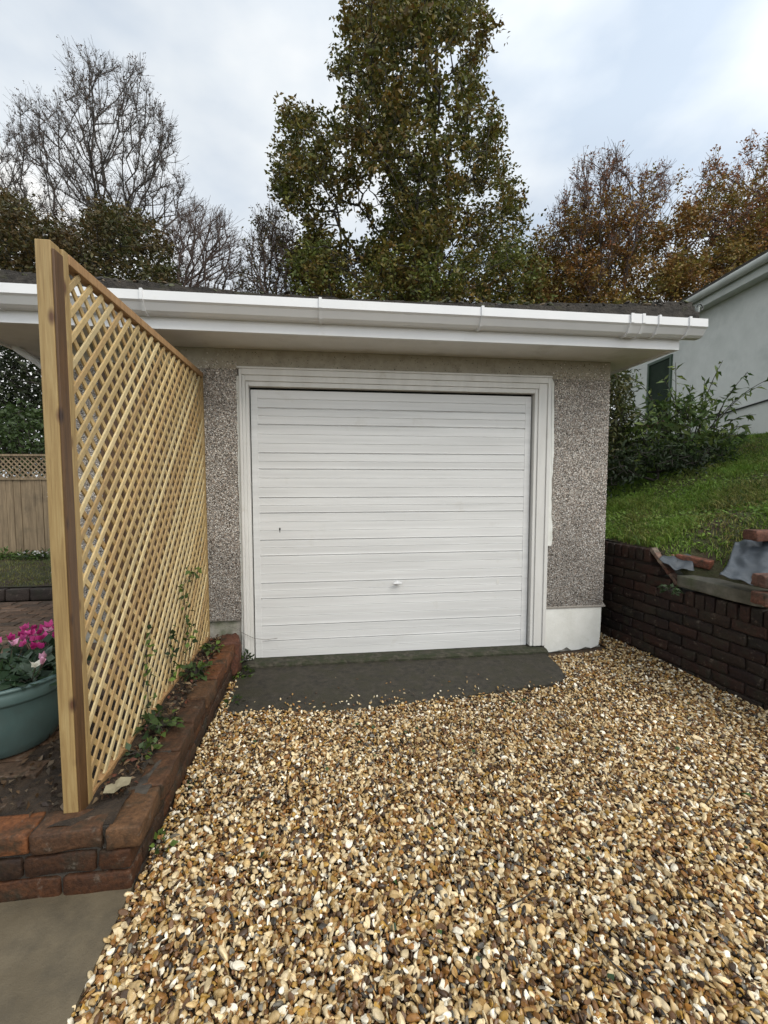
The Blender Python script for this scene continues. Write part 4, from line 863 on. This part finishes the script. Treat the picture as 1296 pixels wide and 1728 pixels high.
# ---------------------------------------------------------------- flower pot
pc = at(648-657*1.0, 812, 1.85); pc = np.array([pc[0], pc[1], .197])
pt_ = thing('plant_pot', 'wide green plastic pot with a thick rolled rim, half out of frame on the patio', 'plant pot', tuple(pc))
prof = [(.001, 0), (.150, 0), (.163, .01), (.182, .05), (.205, .11), (.222, .17), (.232, .225), (.236, .232), (.236, .240), (.246, .243), (.250, .252), (.251, .283), (.246, .292), (.252, .296), (.255, .303), (.250, .309), (.238, .309), (.232, .300), (.225, .26), (.001, .26)]
k = 56; pv_ = []; pf = []
for (r_, z_) in prof:
    for j in range(k): a = 2*math.pi*j/k; pv_.append((pc[0] + r_*math.cos(a), pc[1] + r_*math.sin(a), pc[2] + z_))
for i in range(len(prof)-1):
    for j in range(k): pf.append((i*k+j, i*k+(j+1) % k, (i+1)*k+(j+1) % k, (i+1)*k+j))
mesh('bowl', pv_, pf, M['pot'], pt_, smooth=True)
sv = [(pc[0] + .23*math.cos(a)*q, pc[1] + .23*math.sin(a)*q, pc[2] + .268 + .004*math.sin(7*a)) for q in (1, .5, .02) for a in np.linspace(0, 2*math.pi, 25)[:-1]]
mesh('potting_soil', sv, [(i*24+j, i*24+(j+1) % 24, (i+1)*24+(j+1) % 24, (i+1)*24+j) for i in range(2) for j in range(24)], M['soil'], pt_)
PK = [(.50, .04, .22), (.62, .10, .32), (.75, .40, .55), (.38, .02, .15)]
def cyclamen(dx, dy, nf, cols, label, h=.15):
    c_ = pc + [dx, dy, .27]; root = thing('cyclamen', label, 'flower', tuple(c_), 'potted cyclamens'); n = 110
    d = rng.normal(size=(n, 3)); d[:, 2] = np.abs(d[:, 2])*.5 + .12; d /= np.linalg.norm(d, axis=1)[:, None]; P_ = c_ + d*rng.uniform(.03, .12, (n, 1))
    v, f, cc_ = leafmesh(P_, .05, .8, blend([(.03, .06, .03), (.045, .08, .045)], [(.10, .14, .11), (.02, .045, .02)], .7)(P_, vnoise(P_, 20, 2), n), .9, .15, .2, d); mesh('leaves', v, f, M['leaf'], root, col=cc_)
    sm_ = MB(); FP = []
    for i in range(nf):
        q = c_ + [random.uniform(-.09, .09), random.uniform(-.09, .09), h*random.uniform(.75, 1.1)]; sm_.tube([c_ + (q-c_)*[.3, .3, 0], c_ + (q-c_)*[.7, .7, .6], q], .0016, 5, 0); FP.append(q)
    for q in P_[:20]: sm_.tube([c_, (c_+q)/2, q], .0013, 4)
    sm_.build('stems', pm('cyclamen_stems', [(.3, (.05, .06, .03)), (.7, (.12, .07, .06))], 20, .5), root)
    PP_ = np.repeat(np.array(FP), 6, 0); ori = np.concatenate([np.stack([np.cos(np.arange(6)*1.047)*.55, np.sin(np.arange(6)*1.047)*.55, np.ones(6)], -1)]*nf)*2
    for q_ in range(nf): petals(PP_[q_*6:q_*6+6], .030, palette(1, cols, None, .15), root, ori[q_*6:q_*6+6])
cyclamen(.14, .10, 15, PK, 'magenta and pink cyclamen nearest the trellis post'); cyclamen(.05, .16, 14, PK, 'deep magenta cyclamen at the back of the pot'); cyclamen(-.02, .03, 8, [PK[1], PK[2]], 'pale pink cyclamen in the middle of the pot'); cyclamen(.12, -.06, 3, [PK[2], (.7, .7, .62)], 'mostly leafy cyclamen at the front rim of the pot', .10); cyclamen(-.15, .05, 6, PK, 'cyclamen at the outer side of the pot')
n = 260; a = rng.uniform(0, 6.28, n); rr = np.sqrt(rng.uniform(0, 1, n))*.21; P_ = np.stack([pc[0]+rr*np.cos(a), pc[1]+rr*np.sin(a), pc[2] + rng.uniform(.28, .34, n)], -1)
v, f, cc_ = leafmesh(P_, .05, .4, blend([(.025, .05, .018)], [(.04, .08, .03)], .6)(P_, vnoise(P_, 20, 2), n), .28, .2, .3); mesh('filler_foliage', v, f, M['leaf'], pt_, col=cc_)

# ---------------------------------------------------------------- weeds, ivy, dead leaf, wire, litter
YG = [(.12, .18, .03), (.09, .14, .025)]; 
W_ = [(-.745, 2.05, .21, .085, 60, .040, 'yellow-green weed growing between trellis foot and low brick wall'), (-.745, 1.86, .20, .060, 36, .034, 'small green weed nearest the post at the trellis foot'),
      (-.74, 2.62, .21, .085, 50, .040, 'weed on the soil strip near the middle of the low wall'), (-.73, 2.95, .22, .07, 40, .036, 'weed at the far end of the soil strip by the plinth'),
      (-.575, 3.12, -.03, .07, 50, .032, 'weed in the corner between the low wall and the dark apron'), (-.57, 2.72, -.04, .06, 34, .028, 'weed at the gravel edge beside the low wall end'),
      (-.60, 1.98, -.04, .045, 26, .026, 'tiny weed at the gravel edge midway along the low wall'), (-.615, 1.66, -.04, .045, 26, .026, 'tiny weed at the gravel edge by the wall corner'), (-.565, 3.20, .05, .05, 34, .03, 'yellowish weed sprouting at the foot of the door frame')]
for (x, y, z_, rd, n, sz, lb_) in W_: tuft('weed', lb_, (x, y, z_), rd, n, sz, YG, DG, 'weed', .7, .6, grp='weeds along the low wall')
def ivy(label, pts, n, sz, grp='climber sprigs on the trellis'):
    m0 = MB(); root = thing('climber_sprig', label, 'climbing plant', tuple(pts[0]), grp); m0.tube(pts, .0018, 5); m0.build('stem', M['bark'], root)
    q = np.array(pts); u = rng.uniform(0, len(pts)-1.001, n); i = u.astype(int); P_ = q[i] + (q[i+1]-q[i])*(u-i)[:, None] + rng.normal(size=(n, 3))*[.006, .018, .018] + [.008, 0, 0]
    v, f, cc_ = leafmesh(P_, sz, .4, blend(DG, YG, .8)(P_, vnoise(P_, 20, 2), n), .75, .2, .2); mesh('leaves', v, f, M['leaf'], root, col=cc_)
ivy('thin climber sprig low on the trellis near its middle', [(-.81, 2.10, .22), (-.82, 2.14, .40), (-.815, 2.12, .52), (-.82, 2.2, .60)], 24, .036)
ivy('climber sprig with bright leaves at the lower middle of the trellis', [(-.81, 2.45, .22), (-.815, 2.42, .42), (-.815, 2.46, .55)], 26, .036)
ivy('climber sprig reaching sideways at mid height toward the garage', [(-.81, 2.75, .22), (-.815, 2.72, .5), (-.815, 2.66, .70), (-.81, 2.80, .74), (-.805, 2.98, .72)], 40, .034)
ivy('short climber sprig at the far foot of the trellis', [(-.80, 2.62, .22), (-.805, 2.66, .38), (-.805, 2.78, .44)], 22, .034)
dl = MB(); c_ = np.array([-.745, 1.635, .214]); dm = []
for (a, r_) in [(0, .055), (.7, .04), (1.4, .032), (2.2, .035), (3.14, .045), (4.0, .034), (4.8, .03), (5.6, .042)]: dm.append(c_ + [r_*math.cos(a+.9), r_*math.sin(a+.9), .010 + .006*math.sin(3*a)])
dm.append(c_ + [0, 0, .004]); dl.add(dm, [(i, (i+1) % 8, 8) for i in range(8)])
o = dl.build('dead_leaf', pm('pale_dead_leaf', [(.3, (.20, .175, .11)), (.7, (.30, .265, .17))], 20, .7), label='large pale dead leaf at the foot of the trellis panel', cat='leaf'); o.modifiers.new('thick', 'SOLIDIFY').thickness = .001
wi = MB(); wi.tube([(-.70, 3.27, .27), (-.64, 3.25, .255), (-.58, 3.24, .215), (-.52, 3.27, .17), (-.44, 3.30, .145), (-.36, 3.31, .15)], .0018, 5); wi.build('loose_wire', M['wire'], label='thin loose wire from the left plinth across the door corner', cat='wire')
# dead stalks and bark litter on the soil strip, leaves in gravel
n = 600; P_ = np.stack([rng.uniform(-.80, -.70, n), rng.uniform(1.6, 3.25, n), .20 + rng.uniform(0, .012, n)], -1); c = palette(n, [(.10, .06, .03), (.05, .035, .02), (.20, .14, .08), (.03, .02, .015), (.13, .045, .025)], None)
P2_ = np.stack([rng.uniform(-1.2, -.85, 300), rng.uniform(1.57, 2.3, 300), .198 + rng.uniform(0, .01, 300)], -1)
PA = np.concatenate([P_, P2_]); c = np.concatenate([c, palette(300, [(.10, .06, .03), (.05, .035, .02), (.16, .12, .08), (.03, .02, .015)], None)])
v, f, cc_ = leafmesh(PA, .028, .8, c, .5, .2, .3); mesh('leaf_litter', v, f, M['leaf'], col=cc_, kind='stuff', label='brown leaf litter on the soil strip under the trellis', cat='leaf litter')
n = 150; x = rng.uniform(-.6, 2.2, n); y = rng.uniform(1.0, 2.6, n); P_ = np.stack([x, y, gz(x, y) + .012], -1)
v, f, cc_ = leafmesh(P_, .022, 1.2, palette(n, [(.05, .10, .03), (.035, .07, .03), (.16, .09, .03), (.10, .05, .02)], None), .8, .2, .2); mesh('gravel_leaves', v, f, M['leaf'], col=cc_, kind='stuff', label='small green and brown leaves lying among the gravel', cat='leaf litter')
tg = MB()
for (x, y, L_, a) in [(.52, 1.25, .16, .2), (.66, 1.38, .12, 1.2), (1.55, 1.6, .2, .5), (-.28, 1.30, .10, 1.9), (.1, 2.05, .12, .9), (.75, 1.12, .14, -1.3)]:
    q = [(x, y, gz(x, y) + .014), (x + L_*.5*math.cos(a), y + L_*.5*math.sin(a), gz(x, y) + .020), (x + L_*math.cos(a+.15), y + L_*math.sin(a+.15), gz(x, y) + .013)]; tg.tube(q, .0022, 5)
tg.build('twigs', M['bark'], kind='stuff', label='thin dark twigs lying on the gravel', cat='twig')
gt = at(1137, 990, 2.98)
tuft('weed', 'green weed hanging from the break in the retaining wall', (gt[0]-.03, gt[1], gt[2]-.03), .055, 60, .03, [(.05, .09, .03)], DG, 'weed', .5, .3, zsc=1)
